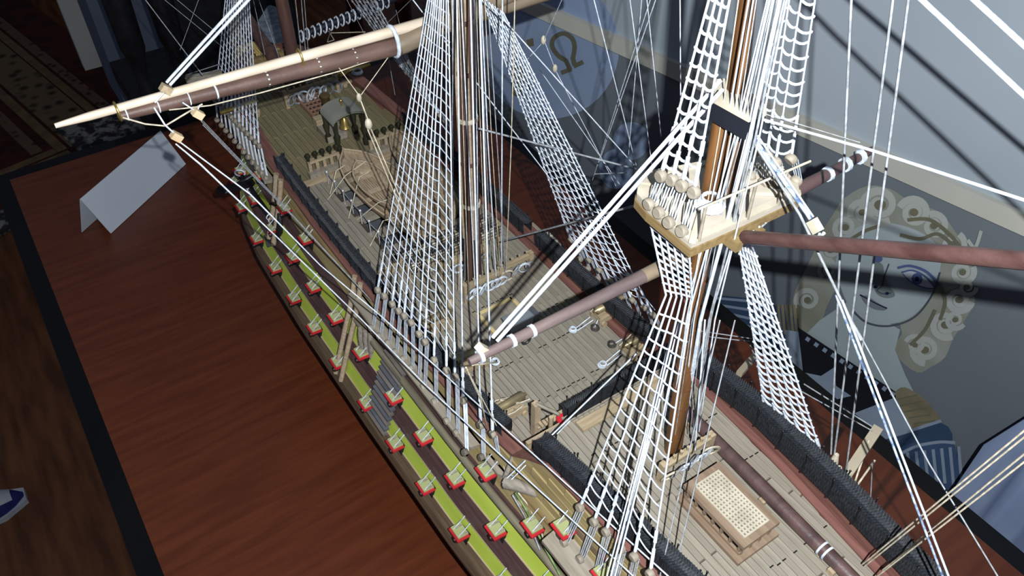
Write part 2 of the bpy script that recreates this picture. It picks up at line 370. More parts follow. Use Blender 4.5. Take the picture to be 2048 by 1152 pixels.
patch('ear_shade', ell(1662, 540, 12, 22, 18), skin)
for c in [(1760, 410, 40, 1.7, 60, 18), (1725, 425, 26, 1.4, 160, 13), (1828, 425, 30, 1.8, 200, 15), (1868, 452, 26, 1.5, 250, 13), (1690, 455, 26, 1.6, 20, 12), (1660, 500, 24, 1.5, 80, 12), (1905, 490, 26, 1.4, 300, 12), (1925, 545, 24, 1.6, 330, 12), (1918, 600, 26, 1.7, 10, 13), (1890, 650, 28, 1.7, 60, 13), (1850, 700, 28, 1.8, 90, 13), (1655, 540, 18, 1.5, 120, 9), (1615, 600, 24, 1.6, 140, 11), (1935, 575, 18, 1.3, 0, 9), (1830, 690, 20, 1.5, 200, 9), (1910, 640, 20, 1.5, 30, 9)]:
    curl(c[0], c[1], c[2], c[3], c[4], c[5]); patch('curl_shadow', ell(c[0], c[1], c[2] * .3, c[2] * .26, 12), olive)
for pts in ([(1800, 470), (1840, 478), (1875, 468), (1905, 490)], [(1815, 440), (1860, 440), (1900, 470), (1925, 500)], [(1700, 480), (1730, 462), (1760, 452)], [(1870, 560), (1890, 600), (1880, 640)], [(1870, 620), (1850, 660), (1820, 690)], [(1935, 480), (1950, 495), (1962, 462)]):
    stroke('hair_strand', smooth(pts, 6), 7, olive if pts[0][0] < 1935 else hairl)
# features
patch('face_shade', smooth([(1745, 520), (1765, 530), (1770, 560), (1790, 590), (1772, 596), (1752, 585), (1748, 556), (1745, 520)], 4)[:-1], mc('mural_skin_shade', (104, 116, 118), (112, 122, 122)))
stroke('brow_line', smooth([(1795, 536), (1820, 532), (1850, 542), (1872, 562), (1876, 574)], 6), 5, mlid)
patch('eye_white', smooth([(1805, 545), (1825, 543), (1850, 556), (1868, 575), (1845, 573), (1820, 562), (1805, 545)], 5)[:-1], mc('mural_eye_white', (176, 184, 194)))
patch('iris', ell(1834, 558, 11, 12, 20), mlid); patch('pupil', ell(1834, 558, 4, 5, 12), mpup)
stroke('upper_lid', smooth([(1803, 545), (1825, 541), (1850, 553), (1870, 576)], 6), 3, mlid); stroke('lower_lid', smooth([(1806, 548), (1822, 564), (1846, 575), (1868, 577)], 6), 2, mlid)
patch('iris', ell(1756, 518, 9, 7, 16), mlid)
stroke('nose_line', smooth([(1778, 528), (1768, 555), (1764, 572), (1754, 580), (1760, 586), (1772, 588), (1782, 586)], 6), 2.5, mline)
patch('nostril', ell(1751, 574, 4, 3, 10), mpup); patch('nostril', ell(1774, 587, 4, 3, 10), mpup)
patch('lips', smooth([(1722, 592), (1735, 592), (1752, 604), (1772, 616), (1768, 621), (1748, 618), (1730, 606), (1722, 592)], 5)[:-1], mc('mural_lip', (110, 116, 124)))
stroke('mouth_line', smooth([(1720, 590), (1736, 598), (1750, 606), (1774, 617)], 6), 2.5, mpup)
stroke('chin_line', smooth([(1706, 622), (1735, 646), (1780, 652), (1828, 635), (1862, 594), (1880, 545)], 6), 3.5, mline)
# cloth
patch('blue_sleeve', [(1430, 590), (1530, 600), (1600, 640), (1605, 760), (1560, 740), (1500, 690), (1430, 640)], mblue)
for i in range(4): stroke('sleeve_stripe', [(1430 + i * 6, 596 + i * 14), (1540, 606 + i * 20)], 5, mwh)
for i in range(6): stroke('gold_pleat', [(1556 + i * 8, 610), (1562 + i * 8, 668)], 5, mtan)
patch('pale_panel', [(1570, 660), (1605, 665), (1608, 765), (1575, 745)], mwh)
patch('black_panel', [(1596, 655), (1800, 790), (1790, 800), (1700, 830), (1640, 770), (1608, 762)], mblk)
patch('black_panel', [(1608, 765), (1680, 760), (1700, 830), (1690, 850), (1640, 800)], mblk)
patch('white_star', [(1608, 745), (1642, 752), (1668, 735), (1672, 772), (1702, 792), (1668, 800), (1660, 836), (1640, 800), (1615, 800), (1632, 778)], mwh)
for i in range(11): stroke('white_tooth', [(1612 + i * 17, 676 + i * 11), (1619 + i * 17, 681 + i * 11)], 8, mwh)
patch('gold_sleeve', smooth([(1790, 785), (1810, 775), (1850, 800), (1880, 840), (1868, 850), (1820, 856), (1800, 830), (1790, 785)], 4)[:-1], mtan)
for i in range(5): stroke('sleeve_fold', [(1790 + i * 9, 800 + i * 12), (1835 + i * 9, 790 + i * 13)], 3, olive)
patch('white_hem', [(1700, 830), (1790, 795), (1825, 860), (1760, 880), (1700, 860)], mwh)
patch('blue_band', smooth([(1740, 880), (1790, 868), (1880, 845), (1905, 880), (1860, 892), (1800, 915), (1770, 930), (1740, 880)], 3)[:-1], mblue)
patch('blue_skirt', [(1770, 905), (1830, 885), (1908, 885), (1925, 960), (1930, 990), (1860, 975), (1800, 940)], mc('mural_skirt', (56, 78, 110), (64, 88, 122)))
stroke('white_piping', smooth([(1760, 878), (1800, 868), (1850, 852), (1882, 842)], 4), 6, mwh); stroke('white_piping', smooth([(1800, 908), (1835, 892), (1880, 884), (1910, 886)], 4), 6, mwh)
for i in range(7): stroke('skirt_stripe', [(1815 + i * 17, 905 - i * 2), (1822 + i * 17, 955 + i * 3)], 6, mwh)

# ================================================================== THE SHIP
ship = empty('model_ship', (0, 0, KEEL), 'wooden model of a three-masted warship with yellow gun bands standing on the table', 'model ship')
YC = .3
def gz(z): return interp(z, [-8, -7, -5, -2, .5, 1.5, 3, 5, 7, 9, 11, 13], [.04, .3, .66, .95, 1.035, 1.035, .965, .875, .78, .70, .66, .64])
def wx(x): return interp(x, [-31.5, -27, -20, -10, 0, 10, 18, 23, 27, 29.5, 31, 32], [4.9, 6.0, 7.0, 7.6, 7.75, 7.75, 7.5, 6.9, 5.4, 3.6, 2.2, .5])
def hw(x, z):
    w = wx(x) * gz(z)
    if x > 22 and z > 5: w += (x - 22) * .10 * (z - 5) / 5      # bow flare
    return w
def railz(x): return interp(x, [-31, -18, -13.8, -13.2, -12, -10, -6.8, 4, 10, 16, 30], [12.3, 11.7, 11.4, 10.0, 9.8, 9.4, 9.1, 8.8, 8.8, 8.9, 9.5])
xs_all = [-31.5 + i * 63.5 / 60 for i in range(61)]
def strip(name, z0, z1, off, m, xs=None, sides=(1, -1), k=3, **kw):
    xs = xs or xs_all; mm = M()
    f0 = z0 if callable(z0) else (lambda x: z0); f1 = z1 if callable(z1) else (lambda x: z1)
    for s in sides:
        rows = []
        for x in xs:
            r = []
            for i in range(k + 1):
                z = f0(x) + (f1(x) - f0(x)) * i / k; r.append(V((x, YC + s * (hw(x, z) + off), z)))
            # close the thickness
            r = [V((x, YC + s * (hw(x, f0(x)) - .1), f0(x)))] + r + [V((x, YC + s * (hw(x, f1(x)) - .1), f1(x)))]
            rows.append(r if s > 0 else r[::-1])
        mm.loft(rows, smooth=False)
    return mm.build(name, m, ship, **kw)
hb = strip('lower_hull', -8, 2.55, 0.02, hullw, k=12, label='natural walnut lower hull')
strip('keel', -9.3, -7.9, 0, hullw, k=1)
strip('wale_strake', .9, 2.62, .06, hullw, k=2)
strip('yellow_band', 2.62, 3.7, .03, yel, label='lowest yellow-green gun band')
strip('dark_wale', 3.7, 5.12, .06, wale, label='dark brown wale between the gun bands')
strip('yellow_band', 5.12, 6.15, .03, yel, label='middle yellow-green gun band')
strip('dark_wale', 6.15, 7.1, .06, wale)
strip('yellow_band', 7.1, 8.25, .04, ydull, label='dull yellow upper gun band')
strip('tan_moulding', 3.68, 3.73, .07, tan); strip('tan_moulding', 5.07, 5.13, .08, tan); strip('tan_moulding', 2.6, 2.65, .08, tan); strip('tan_moulding', 8.2, 8.32, .12, gold)
up = strip('upper_planking', 8.25, railz, .02, ydull, label='ochre planked upper side')
# separate strakes of the quarter above the channels, port side
def strake(z, h, x0, x1):
    xs = [x0 + (x1 - x0) * i / 5 for i in range(6)]; mm = M(); rows = []
    for x in xs:
        rows.append([V((x, YC + hw(x, z) , z)), V((x, YC + hw(x, z) + .09, z + .02)), V((x, YC + hw(x, z + h) + .09, z + h - .03)), V((x, YC + hw(x, z + h), z + h))])
    mm.loft(rows, smooth=False); mm.build('plank', ydull if z > 10.2 else hullw if int(z * 2) % 3 == 0 else ydull, up)
for r in range(7):
    z = 8.45 + r * .46
    for i in range(5):
        x0 = -9.5 - i * 4.2 - (r % 3) * 1.1; x1 = x0 - 4.14
        if z + .46 < railz(x1) + .05 and z + .46 < railz(x0) + .05 and x1 > -31: strake(z, .44, x1, x0)
# inner bulwark, rail cap
def inner(z0, x0, x1, name):
    xs = [x0 + (x1 - x0) * i / 30 for i in range(31)]; mm = M()
    for s in (1, -1):
        mm.loft([[V((x, YC + s * (hw(x, z0) - .45), z0 - .3)), V((x, YC + s * (hw(x, railz(x)) - .4), railz(x)))] for x in xs], smooth=False)
    return mm.build(name, redb, ship)
inner(8.35, 31.5, -13, 'inner_bulwark'); inner(10.8, -13, -31, 'inner_bulwark')
for s, nm in ((1, 'port'), (-1, 'starboard')):
    mm = M(); rows = []
    for x in xs_all:
        z = railz(x); w = hw(x, z); rows.append([V((x, YC + s * (w - .62), z)), V((x, YC + s * (w - .62), z + .14)), V((x, YC + s * (w + .22), z + .14)), V((x, YC + s * (w + .22), z))][::s])
    mm.loft(rows, True, True, smooth=False).build('rail_cap', redb, ship)
# waterway
def waterway(z, x0, x1, inset=.95):
    xs = [x0 + (x1 - x0) * i / 24 for i in range(25)]
    for s in (1, -1):
        mm = M(); mm.loft([[V((x, YC + s * (hw(x, z) - .4), z + .12)), V((x, YC + s * (hw(x, z) - inset), z + .12)), V((x, YC + s * (hw(x, z) - inset), z - .1))] for x in xs], smooth=False)
        mm.build('waterway', redb, ship)
waterway(8.35, 29, -12.7); waterway(10.8, -12.9, -30.8, .85)
# decks, plank by plank
def deck(name, z, x0, x1, width, seg, ymin=None, skip=None, label=None):
    base = M(); n = 20; xs = [x0 + (x1 - x0) * i / n for i in range(n + 1)]
    def lim(x): return hw(x, z) - .6
    if ymin is None: base.loft([[V((x, YC - lim(x), z - .12)), V((x, YC + lim(x), z - .12))] for x in xs][::-1], smooth=False); sides = [(-9, 9)]
    else:
        sides = ymin
        for (a, b) in sides:
            base.loft([[V((x, max(YC - lim(x), a), z - .12)), V((x, min(YC + lim(x), b), z - .12))] for x in xs][::-1], smooth=False)
            base.loft([[V((x, max(YC - lim(x), a), z - .5)), V((x, min(YC + lim(x), b), z - .5))] for x in xs], smooth=False)
            e = b if abs(b) < abs(a) else a
            base.loft([[V((x, e, z - .5)), V((x, e, z - .1))] for x in xs], smooth=False)
    d = base.build(name, mat('seam_brown', (58, 50, 42), (70, 62, 52), .8, 30), ship, label=label)
    cache = {}
    ny = int(12 / width)
    for k in range(-ny, ny):
        yc = YC + (k + .5) * width
        if not any(a <= yc - width * .5 + .01 and yc + width * .5 - .01 <= b for a, b in sides): continue
        ya = abs(yc - YC) + width / 2
        inside = [x for x in [x0 + (x1 - x0) * i / 60 for i in range(61)] if lim(x) > ya - width * .8]
        if not inside: continue
        a, b = min(inside), max(inside)
        if b - a < 1: continue
        cuts = [a] + sorted(c for c in [a + 0 + (seg * (j + (0 if k % 2 else .5) ) ) for j in range(0, 9)] if a + .8 < c < b - .8) + [b]
        for i in range(len(cuts) - 1):
            c0, c1 = cuts[i], cuts[i + 1]
            if skip and skip(c0, c1, yc): continue
            L_ = round(c1 - c0 - .05, 2); w = width - .022
            if (L_, w) not in cache:
                me = bpy.data.meshes.new('plank'); h = .1
                q = [V((i_ * L_ / 2 - (0.02 * i_ if kz else 0), j_ * (w / 2 - (.015 if kz else 0)), kz * h)) * S for i_ in (-1, 1) for j_ in (-1, 1) for kz in (0, 1)]
                me.from_pydata(q, [], [(0, 1, 3, 2), (4, 6, 7, 5), (0, 4, 5, 1), (2, 3, 7, 6), (0, 2, 6, 4), (1, 5, 7, 3)]); me.materials.append(deckm); cache[(L_, w)] = me
            o = bpy.data.objects.new('plank', cache[(L_, w)]); sc.collection.objects.link(o); o.parent = d
            o.location = W(((c0 + c1) / 2, yc, z - .09)) - ROOTS[d.name]
            # treenailed butt marks
    return d
deck('poop_deck', 10.8, -30.8, -12.7, .32, 6.2, label='poop deck of narrow grey-tan planks')
deck('quarterdeck', 8.35, -12.8, 3.6, .32, 6.0, label='quarterdeck of narrow grey-tan planks')
deck('gangway', 8.35, 3.6, 14.2, .36, 5.5, ymin=[(2.9, 9)])
deck('gangway', 8.35, 3.6, 14.2, .36, 5.5, ymin=[(-9, -2.6)])
deckm0 = deckm; deckm = mat('olive_planking', (104, 96, 70), (124, 114, 86), .6, 30, LONG, .15, vary=.05)
deck('forecastle_deck', 8.5, 14.2, 29.5, .38, 6.5, label='forecastle deck of olive-tan planks'); deckm = deckm0
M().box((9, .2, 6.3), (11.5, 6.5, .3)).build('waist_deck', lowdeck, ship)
# butt marks (dark trenails across the planking)
tm = M()
for (x, z, a, b) in ((-2.2, 8.38, -1.2, 2.2), (-4.4, 8.38, -3.6, 2.6), (-6.6, 8.38, -3.4, 2.8), (-9.6, 8.38, -3.4, 2.8), (-16.4, 10.83, -3.6, -2.4), (-19, 10.83, -3.6, -2), (-23.3, 10.83, -3.6, 3), (-15, 10.83, 0, 3.2), (-26.5, 10.83, -3.4, 3)):
    y = a
    while y < b:
        if random.random() < .6: tm.box((x + random.uniform(-.05, .05), y, z), (.05, .2, .025))
        y += .32
tm.build('butt_mark', voidm, ship, kind='stuff')
# bulkhead under the poop front and beam with knees
M().box((-12.75, YC, 9.7), (.2, 9.4, 2.2)).build('poop_bulkhead', tany, ship)
M().box((-12.75, YC - .7, 10.85), (.4, 6.6, .16)).build('net_rail', grey, ship)
bb = M().box((-13.5, YC - .55, 10.98), (.62, 5.6, .14)).build('breast_beam', tany, ship, label='pale beam along the front of the poop')
for y in (-3.4, -2.2, -.9, .6, 1.9, 3.0):
    M().tube([(-12.3, YC + y, 8.7), (-12.3, YC + y, 11.0)], .12, 6).build('pillar', tany, ship)
M().box((3.55, YC, 8.3), (.4, 9, .6)).build('deck_beam', tany, ship); M().box((14.3, YC, 8.3), (.4, 9, .6)).build('deck_beam', tany, ship)
# hammock nettings
def netting(path, name='hammock_netting', w=.62, h=.95, step=1.45, lean=0, label=None):
    """path: list of base points; the crate stands above it"""
    path = [V(p) for p in path]; L_ = sum((path[i + 1] - path[i]).length for i in range(len(path) - 1))
    def at(s_):
        for i in range(len(path) - 1):
            d = (path[i + 1] - path[i]).length
            if s_ <= d or i == len(path) - 2: return lerp(path[i], path[i + 1], s_ / d), (path[i + 1] - path[i]).normalized()
            s_ -= d
    n = int(L_ / .3); rings = []; net = M()
    prof = [(-.42, 0), (-.5, .5), (-.46, 1), (-.3, .86), (0, .78), (.3, .86), (.46, 1), (.5, .5), (.42, 0)]
    for i in range(n + 1):
        p, t = at(L_ * i / n); side = V((0, 0, 1)).cross(t).normalized()
        j = random.uniform(-.04, .04)
        rings.append([p + side * (a * w) + V((0, 0, b * h + j * (b > .3))) for a, b in prof])
    mm = M().loft(rings, smooth=False); o = mm.build(name, black_r, ship, label=label)
    nn = int(L_ / .13)
    for sgn in (1, -1):
        for i in range(nn + 1):
            pts = []
            for kk, (a, b) in enumerate(prof):
                s_ = L_ * i / nn + sgn * (kk - 4) * .1; s_ = min(max(s_, 0), L_)
                p, t = at(s_); side = V((0, 0, 1)).cross(t).normalized(); pts.append(p + side * (a * w * 1.04) + V((0, 0, b * h * 1.02 + .02)))
            net.tube(pts, .012, 3, False)
    net.build('net_mesh', nett, o, kind='stuff')
    i = 0; s_ = .5
    while s_ < L_:
        p, t = at(s_); side = V((0, 0, 1)).cross(t).normalized()
        for q in (-1, 1):
            c = M().tube([p + side * (q * w * .5), p + side * (q * w * .56) + V((0, 0, h * 1.12))], .035, 4)
            c.ball(p + side * (q * w * .56) + V((0, 0, h * 1.15)), .06, 5, 3)
            c.build('stanchion', blackp, o)
        s_ += step
for s in (1, -1):
    sl_ = 'port' if s > 0 else 'starboard'
    def rp(x, o=.12): z = railz(x); return V((x, YC + s * (hw(x, z) - o - .1), z + .1))
    netting([rp(x, .3) for x in (-11.2, -6, 0)] , label='black hammock netting along the %s side of the quarterdeck' % sl_)
    netting([rp(x, .3) for x in (1.2, 5, 9, 13, 16.5)], label='black hammock netting along the %s gangway' % sl_)
    netting([rp(x, .25) for x in (-13.6, -18, -23, -30)], w=.8, h=1.15, label='black hammock netting along the %s side of the poop' % sl_)
netting([(-12.75, YC + 2.5, 10.95), (-12.75, YC - 3.9, 10.95)], w=.34, h=1.0, label='black hammock netting across the front of the poop')

# gun ports, lids, guns
def port(x, z, size=.86, red=True, lid=True, s=1):
    w = hw(x, z); y = YC + s * (w + .05)
    if lid:
        # lid swung up almost level from the port's upper edge
        zt = z + size * .5; yt = YC + s * (hw(x, zt) + .08); a = math.radians(14)
        ln = size * .8; d = V((0, s * math.cos(a), math.sin(a) * -.2 + .1)).normalized(); nrm = V((0, -d.z * s, abs(d.y))).normalized()
        if nrm.z < 0: nrm = -nrm
        h0 = V((x, yt, zt)); c = h0 + d * (ln / 2 + .03)
        lo = M().box(c - nrm * .05, (size * 1.12, ln * 1.06, .1), (1, 0, 0), d).build('port_lid', redp, ship, label='raised gun port lid, yellow above and red beneath')
        M().box(c + nrm * .05 - d * .05 + V((.05, 0, 0)), (size * .92, ln * .88, .11), (1, 0, 0), d).build('lid_outer_face', lidy, lo, label='yellow-green outer face')
        for q in (-.3, .3):
            e0 = c + d * ln * .25 + V((q * size, 0, 0)) + nrm * .1; e1 = V((x + q * size, YC + s * (hw(x, zt + .75) + .16), zt + .75))
            M().tube([e0, e1], .028, 4).build('lid_tackle', white_r, lo)
            M().box(h0 + d * ln * .33 + V((q * size, 0, 0)) + nrm * .12, (.09, ln * .6, .05), (1, 0, 0), d).build('hinge_strap', grey, lo)
    mm = M().box((x, y - s * .12, z), (size, .5, size)); o = mm.build('gun_port', voidm, ship)
    M().tube([V((x, y - s * .6, z - .05)), V((x, y + s * .35, z - .02)), V((x, y + s * .42, z - .02)), V((x, y + s * .62, z - .02))], [.22, .16, .2, .17], 8).build('gun_muzzle', blackp, o)
for x in (24.9, 21.5, 17.3, 13.6, 10.05, 6.75, 3.2, -.7, -4.2, -7.6, -11.0, -14.6, -18.2): port(x, 2.75)
for x in (22.5, 18.6, 14.8, 11.2, 7.8, 4.5, 1.0, -3.0, -6.3, -9.5, -13.1, -15.9 - .9, -20.4): port(x, 5.15)
for x in (26.0, 22.0, 18.0, 13.5, 9.8, -11.3, -15.0, -18.6): port(x, 7.4, .85)
for x in (-16.6, -19.3, -22.6): port(x, 9.1, .85)
for s_ in (-1,):
    for x in range(-22, 26, 4): 
        port(x, 3.0, s=-1); port(x + 1.8, 5.5, s=-1)
# entry steps
st = empty_parts = M()
for i in range(13):
    z = 2.7 + i * .38; y = YC + hw(-1.6, z) + .28
    M().box((-1.9 - .02 * i, y, z), (2.2, .32, .16)).build('entry_step', greyp if i % 2 else mat('worn_grey_step', (84, 78, 74), (100, 94, 90), .6, 40), ship)
# fender skids
for dx in (0, .75):
    pts = [V((2.6 + dx, YC + hw(2.6, z) + .33, z)) for z in (2.2, 3.2, 4.4, 5.6, 7, 8.4, 9.3)]
    M().tube(pts, .17, 6, flat=1.1).build('fender_skid', boatw, ship)
for dx in (0, .8):
    pts = [V((14.6 + dx, YC + hw(14.6, z) + .33, z)) for z in (4.4, 5.6, 7, 8.4, 9.3)]
    M().tube(pts, .2, 6, flat=1.1).build('fender_skid', boatw, ship)
# channels (boards the shrouds stand on)
def channel(pts, z, x0, x1, s=1, th=.22, label=None):
    n = 8; innr = [V((x0 + (x1 - x0) * i / n, YC + s * (hw(x0 + (x1 - x0) * i / n, z) - .1), z)) for i in range(n + 1)]
    poly = [V(p) for p in pts] + innr[::-1]
    for p in poly: p.z = z
    return M().prism(poly, (0, 0, th)).build('channel', grey, ship, label=label)
def outl(x, s=1, z=8.1, o=.72): return V((x, YC + s * (hw(x, z) + o), z))
ch_main = channel([outl(3.2), outl(0), outl(-3), outl(-6), outl(-9.6), outl(-10.0, o=.5)], 8.1, 3.4, -10.1, label='long grey-tan channel board below the main shrouds')
channel([outl(-10.9, o=.3), outl(-12.0, o=.35), outl(-12.4, o=.1)], 8.1, -10.8, -12.5)
channel([outl(28, o=1.2), outl(25, o=.9), outl(21), outl(16.4)], 8.1, 28.2, 16.2)
channel([outl(-16.3, z=8.9, o=1.25), outl(-18.4, z=8.9, o=1.3), outl(-22, z=8.9, o=1.2)], 8.75, -16.1, -22.2, label='pale channel board below the mizzen shrouds')
for s in (-1,):
    channel([outl(2.5, -1), outl(-4, -1), outl(-10, -1)], 8.1, 2.7, -10.2, -1); channel([outl(28, -1), outl(17, -1)], 8.1, 28, 16.5, -1); channel([outl(-16.3, -1, 8.9), outl(-22, -1, 8.9)], 8.75, -16.1, -22.2, -1)
# long boom lashed along the side
bp_ = [V((x, YC + hw(x, 6.8) + .27, 6.8)) for x in (2.6, 0, -4, -8, -12, -16, -20, -22)]
M().tube(bp_, .21, 8).build('swinging_boom', mat('grey_brown_boom', (92, 86, 70), (112, 104, 88), .5, 30, LONG), ship, label='long grey-brown boom lying along the port side')

# ------------------------------------------------------------------ things on the decks
def carry_on(pts):
    # a line that leaves the picture goes on past its border
    pts = [V(p) for p in pts]
    def out(p):
        v = p - CAM; d = v.dot(cf); return not (0 < 1024 + FPX * v.dot(cr) / d < 2048 and 0 < 576 - FPX * v.dot(cu) / d < 1152)
    if out(pts[-1]): s_ = pts[-1] - pts[-2]; pts.append(pts[-1] + s_.normalized() * 12)
    if out(pts[0]): s_ = pts[0] - pts[1]; pts.insert(0, pts[0] + s_.normalized() * 12)
    return [p for p in pts if p.z > KEEL]
def rope(name, pts, r, m, n=5, label=None, parent=None):
    pts = carry_on(pts) if name in ('yard_lift', 'stay', 'backstay', 'halyard', 'running_line', 'vang') else pts
    return M().tube(pts, r, n).build(name, m, parent or ship, label=label)
def coil(c, r, name='rope_coil', m=None, turns=4, flat=True, ax=None, hang=False):
    c = V(c); mm = M()
    for i in range(turns):
        q = r * (1 - .07 * i) if not hang else r * random.uniform(.86, 1.1)
        mm.ring(c + V((random.uniform(-.03, .03), random.uniform(-.03, .03), .05 * i if flat else 0)), q, .045, ax or (0, 0, 1), 14, sq=1 if flat else 1.45, rot=0)
    return mm.build(name, m or white_r, ship)
ZQ, ZP, ZF = 8.35, 10.8, 8.5
# skylight / grating house on the poop
def house():
    c = [V((-19.15, 1.0, 0)), V((-22.1, 1.0, 0)), V((-22.1, -.6, 0)), V((-19.15, -.6, 0))]
    cx = sum((p.x for p in c)) / 4; cy = sum((p.y for p in c)) / 4
    o = M().box((cx, cy, ZP + .12), (3.7, 2.35, .24)).build('skylight', mat('tan_brown_moulding', (108, 90, 74), (126, 108, 90), .5, 30, LONG, .1), ship, label='raised skylight with a cream lattice top')
    br = MATS['tan_brown_moulding']
    M().box((cx, cy, ZP + .6), (2.9, 1.5, .8)).build('inner_core', voidm, o)
    for s in (-1, 1):
        for i in range(7): M().box((cx - 1.5 + i * .5, cy + s * .86, ZP + .6), (.12, .14, .8)).build('mullion', br, o)
        M().box((cx, cy + s * .88, ZP + .34), (3.2, .12, .16)).build('side_rail', br, o)
    for s in (-1, 1):
        for i in range(4): M().box((cx + s * 1.55, cy - .78 + i * .52, ZP + .6), (.14, .12, .8)).build('mullion', br, o)
    f = M()
    for s in (-1, 1):
        f.box((cx, cy + s * .86, ZP + 1.08), (3.5, .34, .22)); f.box((cx + s * 1.6, cy, ZP + 1.08), (.3, 1.37, .22))
    f.build('top_frame', br, o, kind='stuff')
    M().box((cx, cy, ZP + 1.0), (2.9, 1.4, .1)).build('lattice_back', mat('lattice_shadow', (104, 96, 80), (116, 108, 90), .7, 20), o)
    for i in range(18): M().box((cx - 1.42 + i * .167, cy, ZP + 1.17), (.085, 1.42, .1)).build('lattice_slat', creamw, o)
    for i in range(9): M().box((cx, cy - .66 + i * .165, ZP + 1.19), (2.9, .085, .1)).build('lattice_slat', creamw, o)
house()
# spare spar on the poop
a, b = Z(1352, 802, 11.25), Z(1720, 1172, 11.25)
sp = M().tube([a, lerp(a, b, .03), lerp(a, b, .5), b], [.2, .3, .34, .3], 12).build('spare_spar', spar, ship, label='dark brown spare spar lying along the poop deck')
for t in (.82, .845): M().tube([lerp(a, b, t), lerp(a, b, t + .008)], .35, 12).build('white_band', white_r, sp)
for t in (.1, .55, .9): p = lerp(a, b, t); M().box((p.x, p.y, 10.95), (.3, .8, .25)).build('spar_chock', tany, ship)
# pin racks with hanging coils
def rack(x, y0, y1, z, n, r=.34, posts=True, m=None, col=None, off=-.35):
    k = M().box((x, (y0 + y1) / 2, z), (.3, abs(y1 - y0), .22)).build('pin_rack', m or tany, ship)
    for y in (y0, y1): M().box((x, y, (z + ZQ if z < 11 else z + ZP) / 2), (.32, .26, z - (ZQ if z < 11 else ZP) + .5)).build('rack_post', tany, k)
    for i in range(n):
        y = y0 + (y1 - y0) * (i + .5) / n
        M().tube([(x, y, z - .3), (x, y, z + .1), (x, y, z + .38)], [.05, .05, .09], 5).build('belaying_pin', tan, k)
        coil((x + off, y + random.uniform(-.1, .1), z - .42 * r / .34), r * random.uniform(.85, 1.15), ax=(1, random.uniform(-.5, .5), .35), flat=False, m=col or random.choice([white_r, white_r, cream_r, grey_r]), hang=True)
rack(-1.25, 1.3, -1.2, 9.5, 6, .33); rack(-1.05, -1.3, -3.4, 9.5, 4, .34)
rack(1.1, 1.5, -1.6, 9.4, 5, .3)
rack(-17.7, 1.3, -1.5, 11.9, 7, .34)
rack(24.0, 1.6, -2.6, 9.7, 8, .4); rack(26.6, 1.5, -1.5, 9.6, 5, .4)
for (px, py, z, r) in ((1146, 661, ZQ, .2), (1204, 730, ZQ, .22), (990, 724, 9.4, .2), (945, 150, 9, .3), (715, 145, 9.4, .42)):
    p = Z(px, py, z + .05); coil(p, r)
for (px, py, z) in ((1190, 657, ZQ), (1224, 690, ZQ), (1010, 805, ZQ), (925, 742, ZQ)): coil(Z(px, py, z + .05), .22, m=mat('dark_line', (48, 46, 44), (66, 63, 60), .8, 200))
# quarterdeck guns
def gun(x, y, z, s, ln=2.2, bar=None):
    g = M().box((x, y, z + .42), (.7, 1.5, .12)).build('deck_gun', tany, ship, label='brass-barrelled deck gun on a stepped wooden carriage')
    for q in (-1, 1):
        c = M().prism([(x + q * .32, y - s * .9, z + .2), (x + q * .32, y + s * .8, z + .2), (x + q * .32, y + s * .8, z + .85), (x + q * .32, y - 0, z + .85), (x + q * .32, y - s * .3, z + .62), (x + q * .32, y - s * .9, z + .5)], (q * .12, 0, 0)); c.build('carriage_cheek', tany, g)
        for d in (-.65, .6): M().tube([(x + q * .46, y + s * d, z + .18), (x + q * .58, y + s * d, z + .18)], .18, 10).build('truck', tany, g)
    for d in (-.65, .6): M().box((x, y + s * d, z + .2), (1.05, .16, .14)).build('axle', tany, g)
    M().tube([(x, y - s * 1.05, z + .95), (x, y - s * .95, z + .95), (x, y - s * .85, z + .95), (x, y + s * .2, z + .95), (x, y + s * ln * .7, z + .95), (x, y + s * ln * .72, z + .95)], [.09, .1, .26, .22, .15, .18], 10).build('barrel', bar or mat('dull_bronze', (120, 108, 84), (150, 136, 104), .4, 60, metal=.6), g)
    0 and rope('gun_tackle', [(x - .4, y - s * .8, z + .5), (x - .3, y - s * 1.7, z + .1), (x - .2, y - s * 2.1, z + .06)], .045, cream_r); rope('gun_tackle', [(x + .4, y + s * .8, z + .6), (x + .8, y + s * .3, z + .5), (x + .6, y - s * .8, z + .3)], .045, cream_r)
for px, py in ((1208, 622), (1268, 690)): p = Z(px, py, ZQ + .6); gun(p.x, p.y - .3, ZQ, -1)
for a_, b_ in (((1180, 634), (1152, 656)), ((1186, 640), (1155, 661)), ((1240, 700), (1211, 725)), ((1246, 706), (1214, 731)), ((1196, 640), (1190, 652)), ((1244, 678), (1228, 688))): rope('gun_tackle', [Z(*a_, 8.8), Z(*b_, 8.42)], .04, white_r)
for x in (-2.2, -5.6, -9.4): gun(x, 3.75, ZQ, 1)
gun(24.6, 4.6, ZF, 1, 2.6, brass); gun(24.8, -4.0, ZF, -1, 2.6, brass)
